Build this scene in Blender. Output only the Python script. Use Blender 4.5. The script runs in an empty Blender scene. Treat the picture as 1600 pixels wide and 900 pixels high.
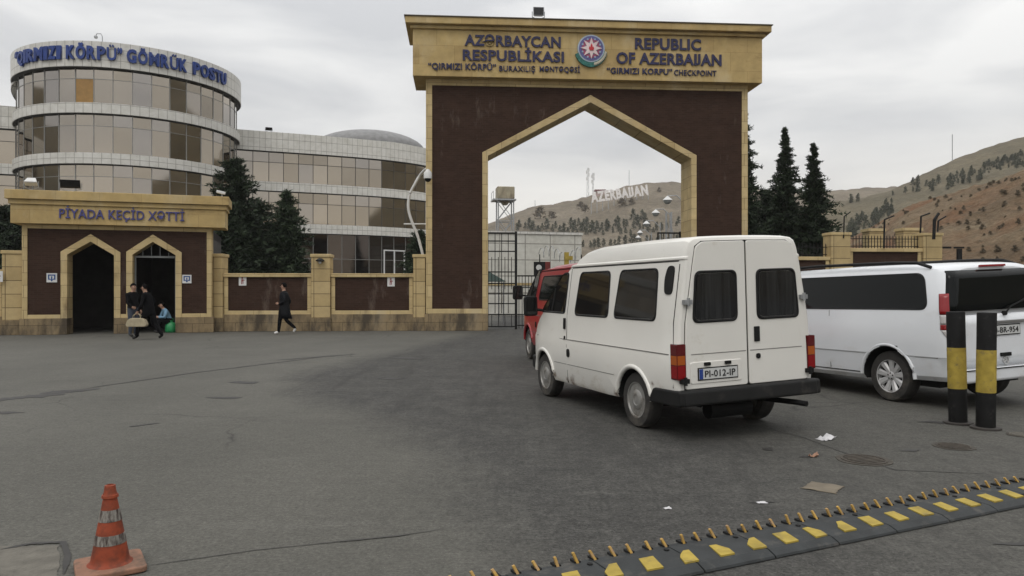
import bpy, bmesh, math, random
import numpy as np
from mathutils import Vector, Matrix, noise
R = math.radians
S = bpy.context.scene
COL = S.collection
random.seed(7)

# ------------------------------------------------------------------ camera, sky, sun, exposure
F, HZ, EYE = 1150.0, 454.0, 1.5          # focal length and horizon in pixels of the 1600x900 photo, eye height
cam = bpy.data.cameras.new('camera'); cam.sensor_width = 36; cam.lens = F / 1600 * 36
cam.clip_start = .05; cam.clip_end = 5000
cam.shift_y = (HZ - 450) / 1600
co = bpy.data.objects.new('camera', cam); COL.objects.link(co)
co.location = (0, 0, EYE); co.rotation_euler = (R(90), 0, 0)
S.camera = co
SUN_EL, SUN_AZ = 52, 200
w = bpy.data.worlds.new('World'); S.world = w; w.use_nodes = True
nt = w.node_tree; nt.nodes.clear()
N = nt.nodes.new; L = nt.links.new
out = N('ShaderNodeOutputWorld'); add = N('ShaderNodeAddShader')
b1 = N('ShaderNodeBackground'); b2 = N('ShaderNodeBackground')
sky = N('ShaderNodeTexSky'); sky.sky_type = 'NISHITA'; sky.sun_disc = False
sky.sun_elevation = R(SUN_EL); sky.sun_rotation = R(SUN_AZ)
L(sky.outputs[0], b1.inputs[0]); b1.inputs[1].default_value = .006      # what little of the blue comes through the overcast
tc = N('ShaderNodeTexCoord'); sep = N('ShaderNodeSeparateXYZ'); L(tc.outputs['Generated'], sep.inputs[0])
mp = N('ShaderNodeMapping'); mp.inputs['Scale'].default_value = (1.6, 1.6, 6.5); L(tc.outputs['Generated'], mp.inputs[0])
nz = N('ShaderNodeTexNoise'); nz.inputs['Scale'].default_value = 1.9; nz.inputs['Detail'].default_value = 5; nz.inputs['Roughness'].default_value = .5
nz.inputs['Distortion'].default_value = .4
L(mp.outputs[0], nz.inputs[0])
cr = N('ShaderNodeValToRGB'); cr.color_ramp.elements[0].position = .34; cr.color_ramp.elements[1].position = .68
cr.color_ramp.elements[0].color = (.48, .486, .497, 1); cr.color_ramp.elements[1].color = (.74, .735, .72, 1)
L(nz.outputs[0], cr.inputs[0])
zr = N('ShaderNodeMapRange'); zr.inputs['From Min'].default_value = 0.0; zr.inputs['From Max'].default_value = .2
L(sep.outputs[2], zr.inputs[0])
warm = N('ShaderNodeMixRGB'); warm.inputs[1].default_value = (.82, .765, .68, 1); L(zr.outputs[0], warm.inputs[0]); L(cr.outputs[0], warm.inputs[2])
up = N('ShaderNodeMapRange'); up.inputs['From Min'].default_value = .22; up.inputs['From Max'].default_value = 1; up.inputs['To Min'].default_value = 1.0; up.inputs['To Max'].default_value = 2.15
L(sep.outputs[2], up.inputs[0])                                         # an overcast sky is brightest overhead
L(warm.outputs[0], b2.inputs[0]); L(up.outputs[0], b2.inputs[1])
L(b1.outputs[0], add.inputs[0]); L(b2.outputs[0], add.inputs[1]); L(add.outputs[0], out.inputs[0])
sl = bpy.data.lights.new('sun', 'SUN'); sl.energy = .7; sl.angle = R(30); sl.color = (1, .95, .88)
so = bpy.data.objects.new('sun', sl); COL.objects.link(so)
_d = Vector((math.sin(R(SUN_AZ)) * math.cos(R(SUN_EL)), math.cos(R(SUN_AZ)) * math.cos(R(SUN_EL)), math.sin(R(SUN_EL))))
so.rotation_euler = _d.to_track_quat('Z', 'Y').to_euler(); so.location = (0, -20, 40)
S.view_settings.view_transform = 'Standard'; S.view_settings.look = 'None'; S.view_settings.gamma = 1; S.view_settings.exposure = .25
S.cycles.max_bounces = 6; S.cycles.use_denoising = True

# ------------------------------------------------------------------ helpers
def at(px, Y, py=None):
    return Vector(((px - 800) / F * Y, Y, 0 if py is None else EYE + (HZ - py) / F * Y))
def gnd(px, py):
    return at(px, F * EYE / (py - HZ))
def hit(o, ang, yl, px, py):
    """where the sight line of a photo pixel meets the upright plane yl behind a facade standing at o, turned by ang"""
    dx, dy = math.cos(ang), math.sin(ang); nx, ny = -dy, dx; k = (px - 800) / F
    Y = (yl + o[0] * nx + o[1] * ny) / (k * nx + ny)
    return (k * Y - o[0]) * dx + (Y - o[1]) * dy, EYE + (HZ - py) / F * Y
def lnk(o): COL.objects.link(o); return o
def tag(o, label=None, cat=None, group=None, kind=None):
    for k, v in (('label', label), ('category', cat), ('group', group), ('kind', kind)):
        if v: o[k] = v
    return o
def empty(name, loc=(0, 0, 0), rz=0, label=None, cat=None, group=None):
    o = lnk(bpy.data.objects.new(name, None)); o.location = loc; o.rotation_euler = (0, 0, rz); o.empty_display_size = .2
    return tag(o, label, cat, group)
def copy_tree(o, parent=None):
    c = lnk(o.copy())
    if parent: c.parent = parent
    for ch in list(o.children): copy_tree(ch, c)
    return c
class MB:
    def __init__(s): s.v = []; s.f = []; s.m = []; s.cur = 0
    def add(s, vs, fs, M=None):
        n = len(s.v)
        s.v += [tuple(M @ Vector(p)) if M else tuple(p) for p in vs]
        s.f += [[i + n for i in f] for f in fs]; s.m += [s.cur] * len(fs); return s
    def box(s, x0, x1, y0, y1, z0, z1, M=None):
        return s.add([(x0, y0, z0), (x1, y0, z0), (x1, y1, z0), (x0, y1, z0), (x0, y0, z1), (x1, y0, z1), (x1, y1, z1), (x0, y1, z1)],
              [(0, 3, 2, 1), (4, 5, 6, 7), (0, 1, 5, 4), (1, 2, 6, 5), (2, 3, 7, 6), (3, 0, 4, 7)], M)
    def prism(s, poly, a, b, ax='y', M=None):
        """poly in (x,z) pushed along y, or (x,y) along z, or (y,z) along x"""
        n = len(poly)
        g = {'y': lambda p, t: (p[0], t, p[1]), 'z': lambda p, t: (p[0], p[1], t), 'x': lambda p, t: (t, p[0], p[1])}[ax]
        vs = [g(p, a) for p in poly] + [g(p, b) for p in poly]
        fs = [list(range(n)), list(range(2 * n - 1, n - 1, -1))] + [(i, i + n, (i + 1) % n + n, (i + 1) % n) for i in range(n)]
        return s.add(vs, fs, M)
    def strip(s, outer, inner, a, b, M=None, close=False):
        """band between two equally long (x,z) paths, pushed along y"""
        n = len(outer); vs = []
        for p, q in zip(outer, inner): vs += [(p[0], a, p[1]), (q[0], a, q[1]), (q[0], b, q[1]), (p[0], b, p[1])]
        fs = []
        for i in range(n if close else n - 1):
            k, l = 4 * i, 4 * ((i + 1) % n)
            for j in range(4): fs.append((k + j, l + j, l + (j + 1) % 4, k + (j + 1) % 4))
        if not close: fs += [(0, 1, 2, 3), tuple(4 * n - 4 + j for j in (3, 2, 1, 0))]
        return s.add(vs, fs, M)
    def tube(s, pts, r, n=8, M=None, r2=None):
        pts = [Vector(p) for p in pts]; vs = []; fs = []; k = len(pts)
        for i, p in enumerate(pts):
            t = (pts[min(i + 1, k - 1)] - pts[max(i - 1, 0)]).normalized()
            a = t.orthogonal() if abs(t.z) > .95 else t.cross(Vector((0, 0, 1))); a.normalize(); b = t.cross(a)
            rr = r if r2 is None else r + (r2 - r) * i / max(1, k - 1)
            for j in range(n):
                q = 2 * math.pi * j / n; vs.append(p + a * (rr * math.cos(q)) + b * (rr * math.sin(q)))
        for i in range(k - 1):
            for j in range(n): fs.append((i * n + j, i * n + (j + 1) % n, (i + 1) * n + (j + 1) % n, (i + 1) * n + j))
        fs += [list(range(n))[::-1], [(k - 1) * n + j for j in range(n)]]
        return s.add(vs, fs, M)
    def lathe(s, prof, n=24, M=None, axis='z', cap=True):
        vs = []; fs = []; k = len(prof)
        for r, h in prof:
            for j in range(n):
                q = 2 * math.pi * j / n; c, d = r * math.cos(q), r * math.sin(q)
                vs.append((c, d, h) if axis == 'z' else (c, h, d))
        for i in range(k - 1):
            for j in range(n): fs.append((i * n + j, i * n + (j + 1) % n, (i + 1) * n + (j + 1) % n, (i + 1) * n + j))
        if cap: fs += [list(range(n))[::-1], [(k - 1) * n + j for j in range(n)]]
        return s.add(vs, fs, M)
    def ball(s, c, r, n=10, sc=(1, 1, 1)):
        m = n // 2 + 1
        prof = [(max(1e-4, math.sin(math.pi * i / m)), -math.cos(math.pi * i / m)) for i in range(m + 1)]
        return s.lathe(prof, n, Matrix.Translation(c) @ Matrix.Diagonal((r * sc[0], r * sc[1], r * sc[2], 1)))
    def build(s, name, mats, parent=None, smooth=0, bevel=0, fix=True, seg=2):
        me = bpy.data.meshes.new(name); me.from_pydata([tuple(p) for p in s.v], [], s.f)
        for m in (mats if isinstance(mats, (list, tuple)) else [mats]): me.materials.append(m)
        me.polygons.foreach_set('material_index', s.m)
        if fix:
            bm = bmesh.new(); bm.from_mesh(me); bmesh.ops.recalc_face_normals(bm, faces=bm.faces); bm.to_mesh(me); bm.free()
        if smooth:
            me.polygons.foreach_set('use_smooth', [True] * len(me.polygons)); me.set_sharp_from_angle(angle=R(smooth))
        me.update()
        o = lnk(bpy.data.objects.new(name, me))
        if parent: o.parent = parent
        if bevel:
            b = o.modifiers.new('bevel', 'BEVEL'); b.width = bevel; b.segments = seg; b.limit_method = 'ANGLE'; b.angle_limit = R(40)
        return o
def rpoly(pts, r, n=4):
    out = []; k = len(pts)
    for i in range(k):
        p = Vector(pts[i]); a = Vector(pts[i - 1]) - p; b = Vector(pts[(i + 1) % k]) - p
        rr = min(r, a.length * .49, b.length * .49); A = p + a.normalized() * rr; B = p + b.normalized() * rr
        for j in range(n + 1):
            t = j / n; out.append(tuple(A * (1 - t) ** 2 + p * (2 * t * (1 - t)) + B * t * t))
    return out
def inset(poly, d):
    """shrink a counter-clockwise or clockwise outline towards its middle by d"""
    c = Vector((sum(p[0] for p in poly), sum(p[1] for p in poly))) / len(poly); o = []
    w = max(p[0] for p in poly) - min(p[0] for p in poly); h = max(p[1] for p in poly) - min(p[1] for p in poly)
    for p in poly: o.append((c[0] + (p[0] - c[0]) * (1 - 2 * d / w), c[1] + (p[1] - c[1]) * (1 - 2 * d / h)))
    return o
def text_obj(name, body, mat_, width, cap, M, parent=None, depth=.05, bold=.015, space=1.0):
    """raised lettering: width x cap height, standing in the local xz plane of M, its left end on the baseline at M's origin, facing -y"""
    c = bpy.data.curves.new('lettering', 'FONT'); c.body = body; c.size = 1; c.extrude = .5; c.offset = bold; c.space_character = space; c.resolution_u = 3
    t = lnk(bpy.data.objects.new('lettering_draft', c))
    me = bpy.data.meshes.new_from_object(t.evaluated_get(bpy.context.evaluated_depsgraph_get()))
    bpy.data.objects.remove(t); bpy.data.curves.remove(c)
    a = np.empty(len(me.vertices) * 3); me.vertices.foreach_get('co', a); a = a.reshape(-1, 3)
    if 'J' in body:                          # this face drops its J below the line; the sign's J stands on it
        par = list(range(len(a)))
        def root(i):
            while par[i] != i: par[i] = par[par[i]]; i = par[i]
            return i
        for e in me.edges: par[root(e.vertices[0])] = root(e.vertices[1])
        isl = {}
        for i in range(len(a)): isl.setdefault(root(i), []).append(i)
        for ii in isl.values():
            y = a[ii, 1]
            if y.min() < -.08 and y.max() > .5: a[ii, 1] = (y - y.min()) / (y.max() - y.min()) * y.max()
    x0, x1 = a[:, 0].min(), a[:, 0].max(); X = (a[:, 0] - x0) * (width / (x1 - x0)); Z = a[:, 1] * (cap / .7); Y = -(a[:, 2] + .5) * depth
    pts = [M @ Vector(p) for p in zip(X, Y, Z)]
    me.vertices.foreach_set('co', np.array(pts).ravel()); me.update()
    me.materials.clear(); me.materials.append(mat_); me.name = name
    o = lnk(bpy.data.objects.new(name, me))
    if parent: o.parent = parent
    return o

# ------------------------------------------------------------------ materials
def base_mat(name, rough=.7, metal=0, spec=.4):
    m = bpy.data.materials.new(name); m.use_nodes = True; p = m.node_tree.nodes['Principled BSDF']
    p.inputs['Roughness'].default_value = rough; p.inputs['Metallic'].default_value = metal; p.inputs['Specular IOR Level'].default_value = spec
    return m, m.node_tree, p
def nnoise(t, scale, detail=5, rough=.55, sc=(1, 1, 1), coord='Object', dist=0):
    c = t.nodes.new('ShaderNodeTexCoord'); mp = t.nodes.new('ShaderNodeMapping'); mp.inputs['Scale'].default_value = sc
    n = t.nodes.new('ShaderNodeTexNoise'); n.inputs['Scale'].default_value = scale; n.inputs['Detail'].default_value = detail; n.inputs['Roughness'].default_value = rough
    n.inputs['Distortion'].default_value = dist
    t.links.new(c.outputs[coord], mp.inputs[0]); t.links.new(mp.outputs[0], n.inputs[0]); return n.outputs[0]
def ramp(t, fac, stops):
    r = t.nodes.new('ShaderNodeValToRGB'); e = r.color_ramp.elements
    while len(e) < len(stops): e.new(.5)
    for q, (p, c) in zip(e, stops): q.position = p; q.color = (*c, 1) if len(c) == 3 else c
    t.links.new(fac, r.inputs[0]); return r.outputs[0]
def mix(t, fac, a, b, mode='MIX'):
    m = t.nodes.new('ShaderNodeMixRGB'); m.blend_type = mode
    for i, v in ((0, fac), (1, a), (2, b)):
        if hasattr(v, 'links'): t.links.new(v, m.inputs[i])
        elif i == 0: m.inputs[0].default_value = v
        else: m.inputs[i].default_value = (*v, 1)
    return m.outputs[0]
def bump(t, p, h, strength=.3, dist=.02):
    b = t.nodes.new('ShaderNodeBump'); b.inputs['Strength'].default_value = strength; b.inputs['Distance'].default_value = dist
    t.links.new(h, b.inputs['Height']); t.links.new(b.outputs[0], p.inputs['Normal'])
def mat(name, col, rough=.7, var=.18, scale=3, metal=0, spec=.4, bmp=0, bs=60, sc=(1, 1, 1), dirt=None, dirt_at=.6, dsc=(1, 1, 1), dscale=1.5):
    m, t, p = base_mat(name, rough, metal, spec)
    n = nnoise(t, scale, sc=sc)
    c = ramp(t, n, [(.3, tuple(x * (1 - var) for x in col)), (.7, tuple(min(1, x * (1 + var)) for x in col))])
    if dirt:
        d = nnoise(t, dscale, 7, .65, dsc); f = ramp(t, d, [(dirt_at - .12, (0, 0, 0)), (dirt_at + .12, (1, 1, 1))]); c = mix(t, f, c, dirt)
    t.links.new(c, p.inputs['Base Color'])
    if bmp: bump(t, p, nnoise(t, bs, 3), bmp)
    return m
def uv_xy(t, diag=True, round_r=None):
    """(along the wall, height) for walls that run any way: x+y, or the arc round the local z axis"""
    c = t.nodes.new('ShaderNodeTexCoord'); s = t.nodes.new('ShaderNodeSeparateXYZ'); t.links.new(c.outputs['Object'], s.inputs[0])
    a = t.nodes.new('ShaderNodeMath'); cmb = t.nodes.new('ShaderNodeCombineXYZ')
    if round_r:
        a.operation = 'ARCTAN2'; t.links.new(s.outputs[1], a.inputs[0]); t.links.new(s.outputs[0], a.inputs[1])
        b = t.nodes.new('ShaderNodeMath'); b.operation = 'MULTIPLY'; b.inputs[1].default_value = round_r; t.links.new(a.outputs[0], b.inputs[0]); a = b
    else:
        a.operation = 'ADD'; t.links.new(s.outputs[0], a.inputs[0]); t.links.new(s.outputs[1], a.inputs[1])
    t.links.new(a.outputs[0], cmb.inputs[0]); t.links.new(s.outputs[2], cmb.inputs[1]); return cmb.outputs[0]
def brick(name, c1, c2, mortar, bw, bh, ms, rough=.8, off=.5, dirt=None, dirt_at=.6, dsc=(1, 1, .25), dscale=1.2, bmp=.3, round_r=None, tint=None, spec=.3):
    m, t, p = base_mat(name, rough, 0, spec)
    b = t.nodes.new('ShaderNodeTexBrick'); b.offset = off; b.inputs['Scale'].default_value = 1
    b.inputs['Brick Width'].default_value = bw; b.inputs['Row Height'].default_value = bh; b.inputs['Mortar Size'].default_value = ms
    b.inputs['Mortar Smooth'].default_value = .2
    b.inputs['Color1'].default_value = (*c1, 1); b.inputs['Color2'].default_value = (*c2, 1); b.inputs['Mortar'].default_value = (*mortar, 1)
    t.links.new(uv_xy(t, round_r=round_r), b.inputs[0])
    c = b.outputs[0]
    n = nnoise(t, 2.2, 8, .65, (1, 1, 1)); c = mix(t, .55, c, ramp(t, n, [(.25, (.35, .35, .35)), (.75, (.72, .72, .72))]), 'OVERLAY')
    if tint:
        n2 = nnoise(t, .9, 6, .7, (1, 1, .5)); c = mix(t, ramp(t, n2, [(.5, (0, 0, 0)), (.72, (.7, .7, .7))]), c, tint)
    if dirt:
        d = nnoise(t, dscale, 8, .7, dsc); f = ramp(t, d, [(dirt_at - .07, (0, 0, 0)), (dirt_at + .1, (.9, .9, .9))]); c = mix(t, f, c, dirt)
    t.links.new(c, p.inputs['Base Color'])
    if bmp: bump(t, p, b.outputs['Fac'], -bmp, .01)
    return m
M_BRICK = brick('brown_brick', (.045, .0245, .0170), (.033, .0178, .0125), (.046, .030, .022), .22, .07, .007, spec=.12, dirt=(.15, .12, .10), dirt_at=.66, dsc=(1, 1, .3), dscale=1.1)
M_STONE = brick('yellow_sandstone', (.50, .39, .205), (.41, .31, .155), (.13, .085, .035), 1.1, .42, .006, dirt=(.12, .08, .04), dirt_at=.66, tint=(.50, .42, .27), bmp=.2)
M_SLAB = brick('sandstone_slab', (.45, .335, .150), (.37, .265, .115), (.20, .13, .055), 1.3, .7, .004, dirt=(.14, .085, .035), dirt_at=.66, dsc=(.35, .35, 1.3), tint=(.52, .43, .27), bmp=.12)
M_PLINTH = brick('weathered_plinth_stone', (.26, .195, .11), (.19, .14, .08), (.07, .05, .03), .8, .32, .008, dirt=(.05, .04, .03), dirt_at=.52, dsc=(1, 1, .4), tint=(.24, .20, .14))
M_PILLAR = brick('pillar_stone', (.45, .345, .18), (.38, .285, .14), (.10, .07, .035), 3, .46, .012, dirt=(.13, .09, .05), dirt_at=.66, bmp=.4, off=0)
M_CLAD_R = brick('cladding_panels_round', (.60, .59, .55), (.55, .54, .50), (.25, .24, .22), .64, .8, .02, .45, 0, dirt=(.36, .34, .30), dirt_at=.72, round_r=8.6, bmp=.1)
M_CLAD = brick('cladding_panels', (.60, .59, .55), (.55, .54, .50), (.25, .24, .22), .64, .8, .02, .45, 0, dirt=(.36, .34, .30), dirt_at=.72, bmp=.1)
M_TILEW = brick('pale_wall_panels', (.55, .54, .49), (.50, .49, .44), (.27, .26, .23), 2.2, 1.35, .05, .6, 0, dirt=(.36, .33, .27), dirt_at=.66, bmp=.1)
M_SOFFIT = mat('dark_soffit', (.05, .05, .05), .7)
M_MULL = mat('mullion_metal', (.22, .22, .21), .45, .1)
M_MULLD = mat('dark_mullion', (.06, .055, .05), .45, .1)
def glass_band(name, col, rough=.05):
    m, t, p = base_mat(name, rough, 1, .5)
    c = t.nodes.new('ShaderNodeNewGeometry')
    cc = ramp(t, c.outputs['Random Per Island'], [(0, tuple(x * .78 for x in col)), (.35, col), (.7, (col[0] * .95, col[1] * 1.0, col[2] * 1.12)), (1, tuple(x * 1.15 for x in col))])
    t.links.new(cc, p.inputs['Base Color']); return m
M_GLASS = glass_band('bronze_mirror_glass', (.37, .325, .265))
M_GLASSD = glass_band('dark_tinted_glass', (.075, .062, .052))
M_ORANGE = mat('orange_blind', (.30, .17, .05), .35)
M_BLUE = mat('blue_letter_paint', (.016, .016, .062), .45, .2, 2)
M_BLUE2 = mat('bright_blue_letters', (.012, .038, .19), .4, .2, 2)
M_VIOLET = mat('violet_blue_letters', (.055, .055, .18), .5, .3, 6)
M_LETW = mat('white_letters', (.76, .73, .72), .6)
M_BLACK = mat('black_iron', (.010, .010, .010), .55, .3, 8, spec=.2)
M_WHITE = mat('white_enamel', (.6, .6, .59), .4, .08)
M_GREYM = mat('galvanised_metal', (.34, .35, .36), .4, .15, 5, .6)
M_RUB = mat('black_rubber', (.010, .010, .010), .65, .3, 6, spec=.2)
M_TYRE = mat('tyre_rubber', (.030, .028, .026), .85, .3, 9, dirt=(.10, .09, .075), dirt_at=.62, dscale=5)
M_PLAST = mat('black_bumper_plastic', (.010, .010, .010), .6, .3, 4, spec=.25, dirt=(.06, .055, .05), dirt_at=.68, dscale=3)
def paint(name, col, dirt, at_=.68, rough=.3, low=.75, rust=()):
    """car paint with road dirt sprayed up along the lower body"""
    m, t, p = base_mat(name, rough, 0, .5)
    p.inputs['Coat Weight'].default_value = .35; p.inputs['Coat Roughness'].default_value = .12
    c = ramp(t, nnoise(t, 1.3, 4), [(.3, tuple(x * .95 for x in col)), (.7, col)])
    d = nnoise(t, 3.2, 9, .72, (.7, .7, 1.2))
    g = t.nodes.new('ShaderNodeTexCoord'); s = t.nodes.new('ShaderNodeSeparateXYZ'); t.links.new(g.outputs['Object'], s.inputs[0])
    mr = t.nodes.new('ShaderNodeMapRange'); mr.inputs['From Min'].default_value = .3; mr.inputs['From Max'].default_value = low; mr.inputs['To Min'].default_value = .2; mr.inputs['To Max'].default_value = 0
    t.links.new(s.outputs[2], mr.inputs[0]); a = t.nodes.new('ShaderNodeMath'); t.links.new(d, a.inputs[0]); t.links.new(mr.outputs[0], a.inputs[1])
    f = ramp(t, a.outputs[0], [(at_ - .14, (0, 0, 0)), (at_ + .12, (.75, .75, .75))])
    cc = mix(t, f, c, dirt)
    fine = nnoise(t, 9, 8, .75, (1, 1, .35)); cc = mix(t, ramp(t, fine, [(.60, (0, 0, 0)), (.80, (.35, .35, .35))]), cc, dirt)
    for (q, r) in rust:                     # rust eaten into the sill and seams
        v = t.nodes.new('ShaderNodeVectorMath'); v.operation = 'DISTANCE'; t.links.new(g.outputs['Object'], v.inputs[0]); v.inputs[1].default_value = q
        k = t.nodes.new('ShaderNodeMath'); k.operation = 'MULTIPLY_ADD'; t.links.new(nnoise(t, 14, 6, .7), k.inputs[0]); k.inputs[1].default_value = r * 1.6; t.links.new(v.outputs['Value'], k.inputs[2])
        cc = mix(t, ramp(t, k.outputs[0], [(r * .9, (.85, .85, .85)), (r * 1.6, (0, 0, 0))]), cc, (.11, .06, .025))
    t.links.new(cc, p.inputs['Base Color'])
    rr = ramp(t, f, [(0, (rough,) * 3), (1, (.7,) * 3)]); t.links.new(rr, p.inputs['Roughness']); bump(t, p, nnoise(t, 2.6, 3, .5), .10, .03); return m
M_VANW = paint('old_white_van_paint', (.72, .705, .66), (.40, .34, .25), .76, .32, .68, (((1.74, .95, .36), .16), ((.45, .95, .38), .10), ((-.45, .96, .62), .05), ((1.92, .97, .40), .08), ((2.35, .97, .42), .08)))
M_VITO = paint('clean_white_van_paint', (.70, .72, .745), (.40, .38, .35), .72, .22, .6)
M_RED = paint('red_van_paint', (.33, .012, .018), (.16, .06, .05), .7, .3)
def dark_glass(name, col=(.012, .013, .013), rough=.04, spec=.5):
    m, t, p = base_mat(name, rough, 0, spec); p.inputs['Base Color'].default_value = (*col, 1); return m
M_VGLASS = dark_glass('dark_window_glass', (.010, .010, .010), .04, .4)
M_TINT = dark_glass('privacy_glass', (.005, .006, .006), .04, .17)
m, t, p = base_mat('curtained_window_glass', .06, 0, .5)
t.links.new(ramp(t, nnoise(t, 4.5, 4, .6, (1, 3.2, .12), dist=.3), [(.35, (.008, .008, .009)), (.55, (.018, .019, .020)), (.7, (.036, .037, .038))]), p.inputs['Base Color']); M_CURT = m
M_LRED = dark_glass('red_lamp_lens', (.22, .006, .008), .15)
M_LDRED = dark_glass('dark_red_lens', (.10, .008, .010), .2)
M_LORG = dark_glass('amber_lamp_lens', (.36, .085, .012), .2)
M_LWHT = dark_glass('clear_lamp_lens', (.45, .43, .42), .2)
M_PLATE = mat('number_plate_white', (.52, .53, .52), .4, .06)
M_EUBL = mat('plate_blue', (.02, .05, .22), .4)
M_CHAR = mat('plate_black', (.012, .012, .012), .5)
M_HUB = mat('hubcap_metal', (.34, .335, .32), .45, .2, 6, .5, dirt=(.10, .08, .06), dirt_at=.6, dscale=6)
M_ALLOY = mat('alloy_wheel', (.50, .50, .50), .35, .1, 4, .25)
M_DARK = mat('dark_recess', (.008, .008, .008), .9)
M_YELLOW = mat('worn_yellow_paint', (.36, .265, .045), .7, .25, 9, dirt=(.12, .10, .06), dirt_at=.67, dscale=14)
M_BLKP = mat('worn_black_paint', (.009, .009, .009), .65, .3, 9, spec=.2, dirt=(.06, .055, .05), dirt_at=.7, dscale=9)
M_STRIP = mat('rubber_spike_strip', (.026, .029, .030), .7, .25, 7, dirt=(.11, .10, .085), dirt_at=.68, dscale=6, bmp=.15, bs=120)
M_SPIKE = mat('yellow_steel_spike', (.42, .26, .06), .5, .25, 14, .2, dirt=(.30, .2, .14), dirt_at=.6, dscale=25)
M_ORANGEC = mat('faded_orange_plastic', (.27, .055, .024), .65, .3, 8, spec=.25, dirt=(.10, .035, .022), dirt_at=.55, dscale=11)
M_CONEB = mat('dirty_cone_base', (.27, .14, .09), .8, .25, 8, dirt=(.10, .07, .05), dirt_at=.56, dscale=9)
M_WORNW = mat('worn_white_band', (.23, .215, .19), .75, .3, 12, dirt=(.05, .035, .03), dirt_at=.50, dscale=30, dsc=(2.2, 2.2, .45))
def leaf(name, a, b, tr=.25):
    m, t, p = base_mat(name, .75, 0, .25); g = t.nodes.new('ShaderNodeNewGeometry')
    t.links.new(ramp(t, g.outputs['Random Per Island'], [(0, a), (1, b)]), p.inputs['Base Color']); return m
M_CONIF = leaf('dark_conifer_needles', (.007, .013, .007), (.036, .054, .027))
M_PINE = leaf('grey_green_needles', (.012, .022, .012), (.055, .078, .042))
M_HPINE = leaf('hazed_pine_needles', (.055, .062, .043), (.115, .118, .08))  # needle colours lightened to paint in the haze of distance
M_SHRUB = leaf('dry_shrub_twigs', (.10, .08, .055), (.20, .165, .115))
M_BARK = mat('bark', (.05, .038, .028), .9, .3, 6)
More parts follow.
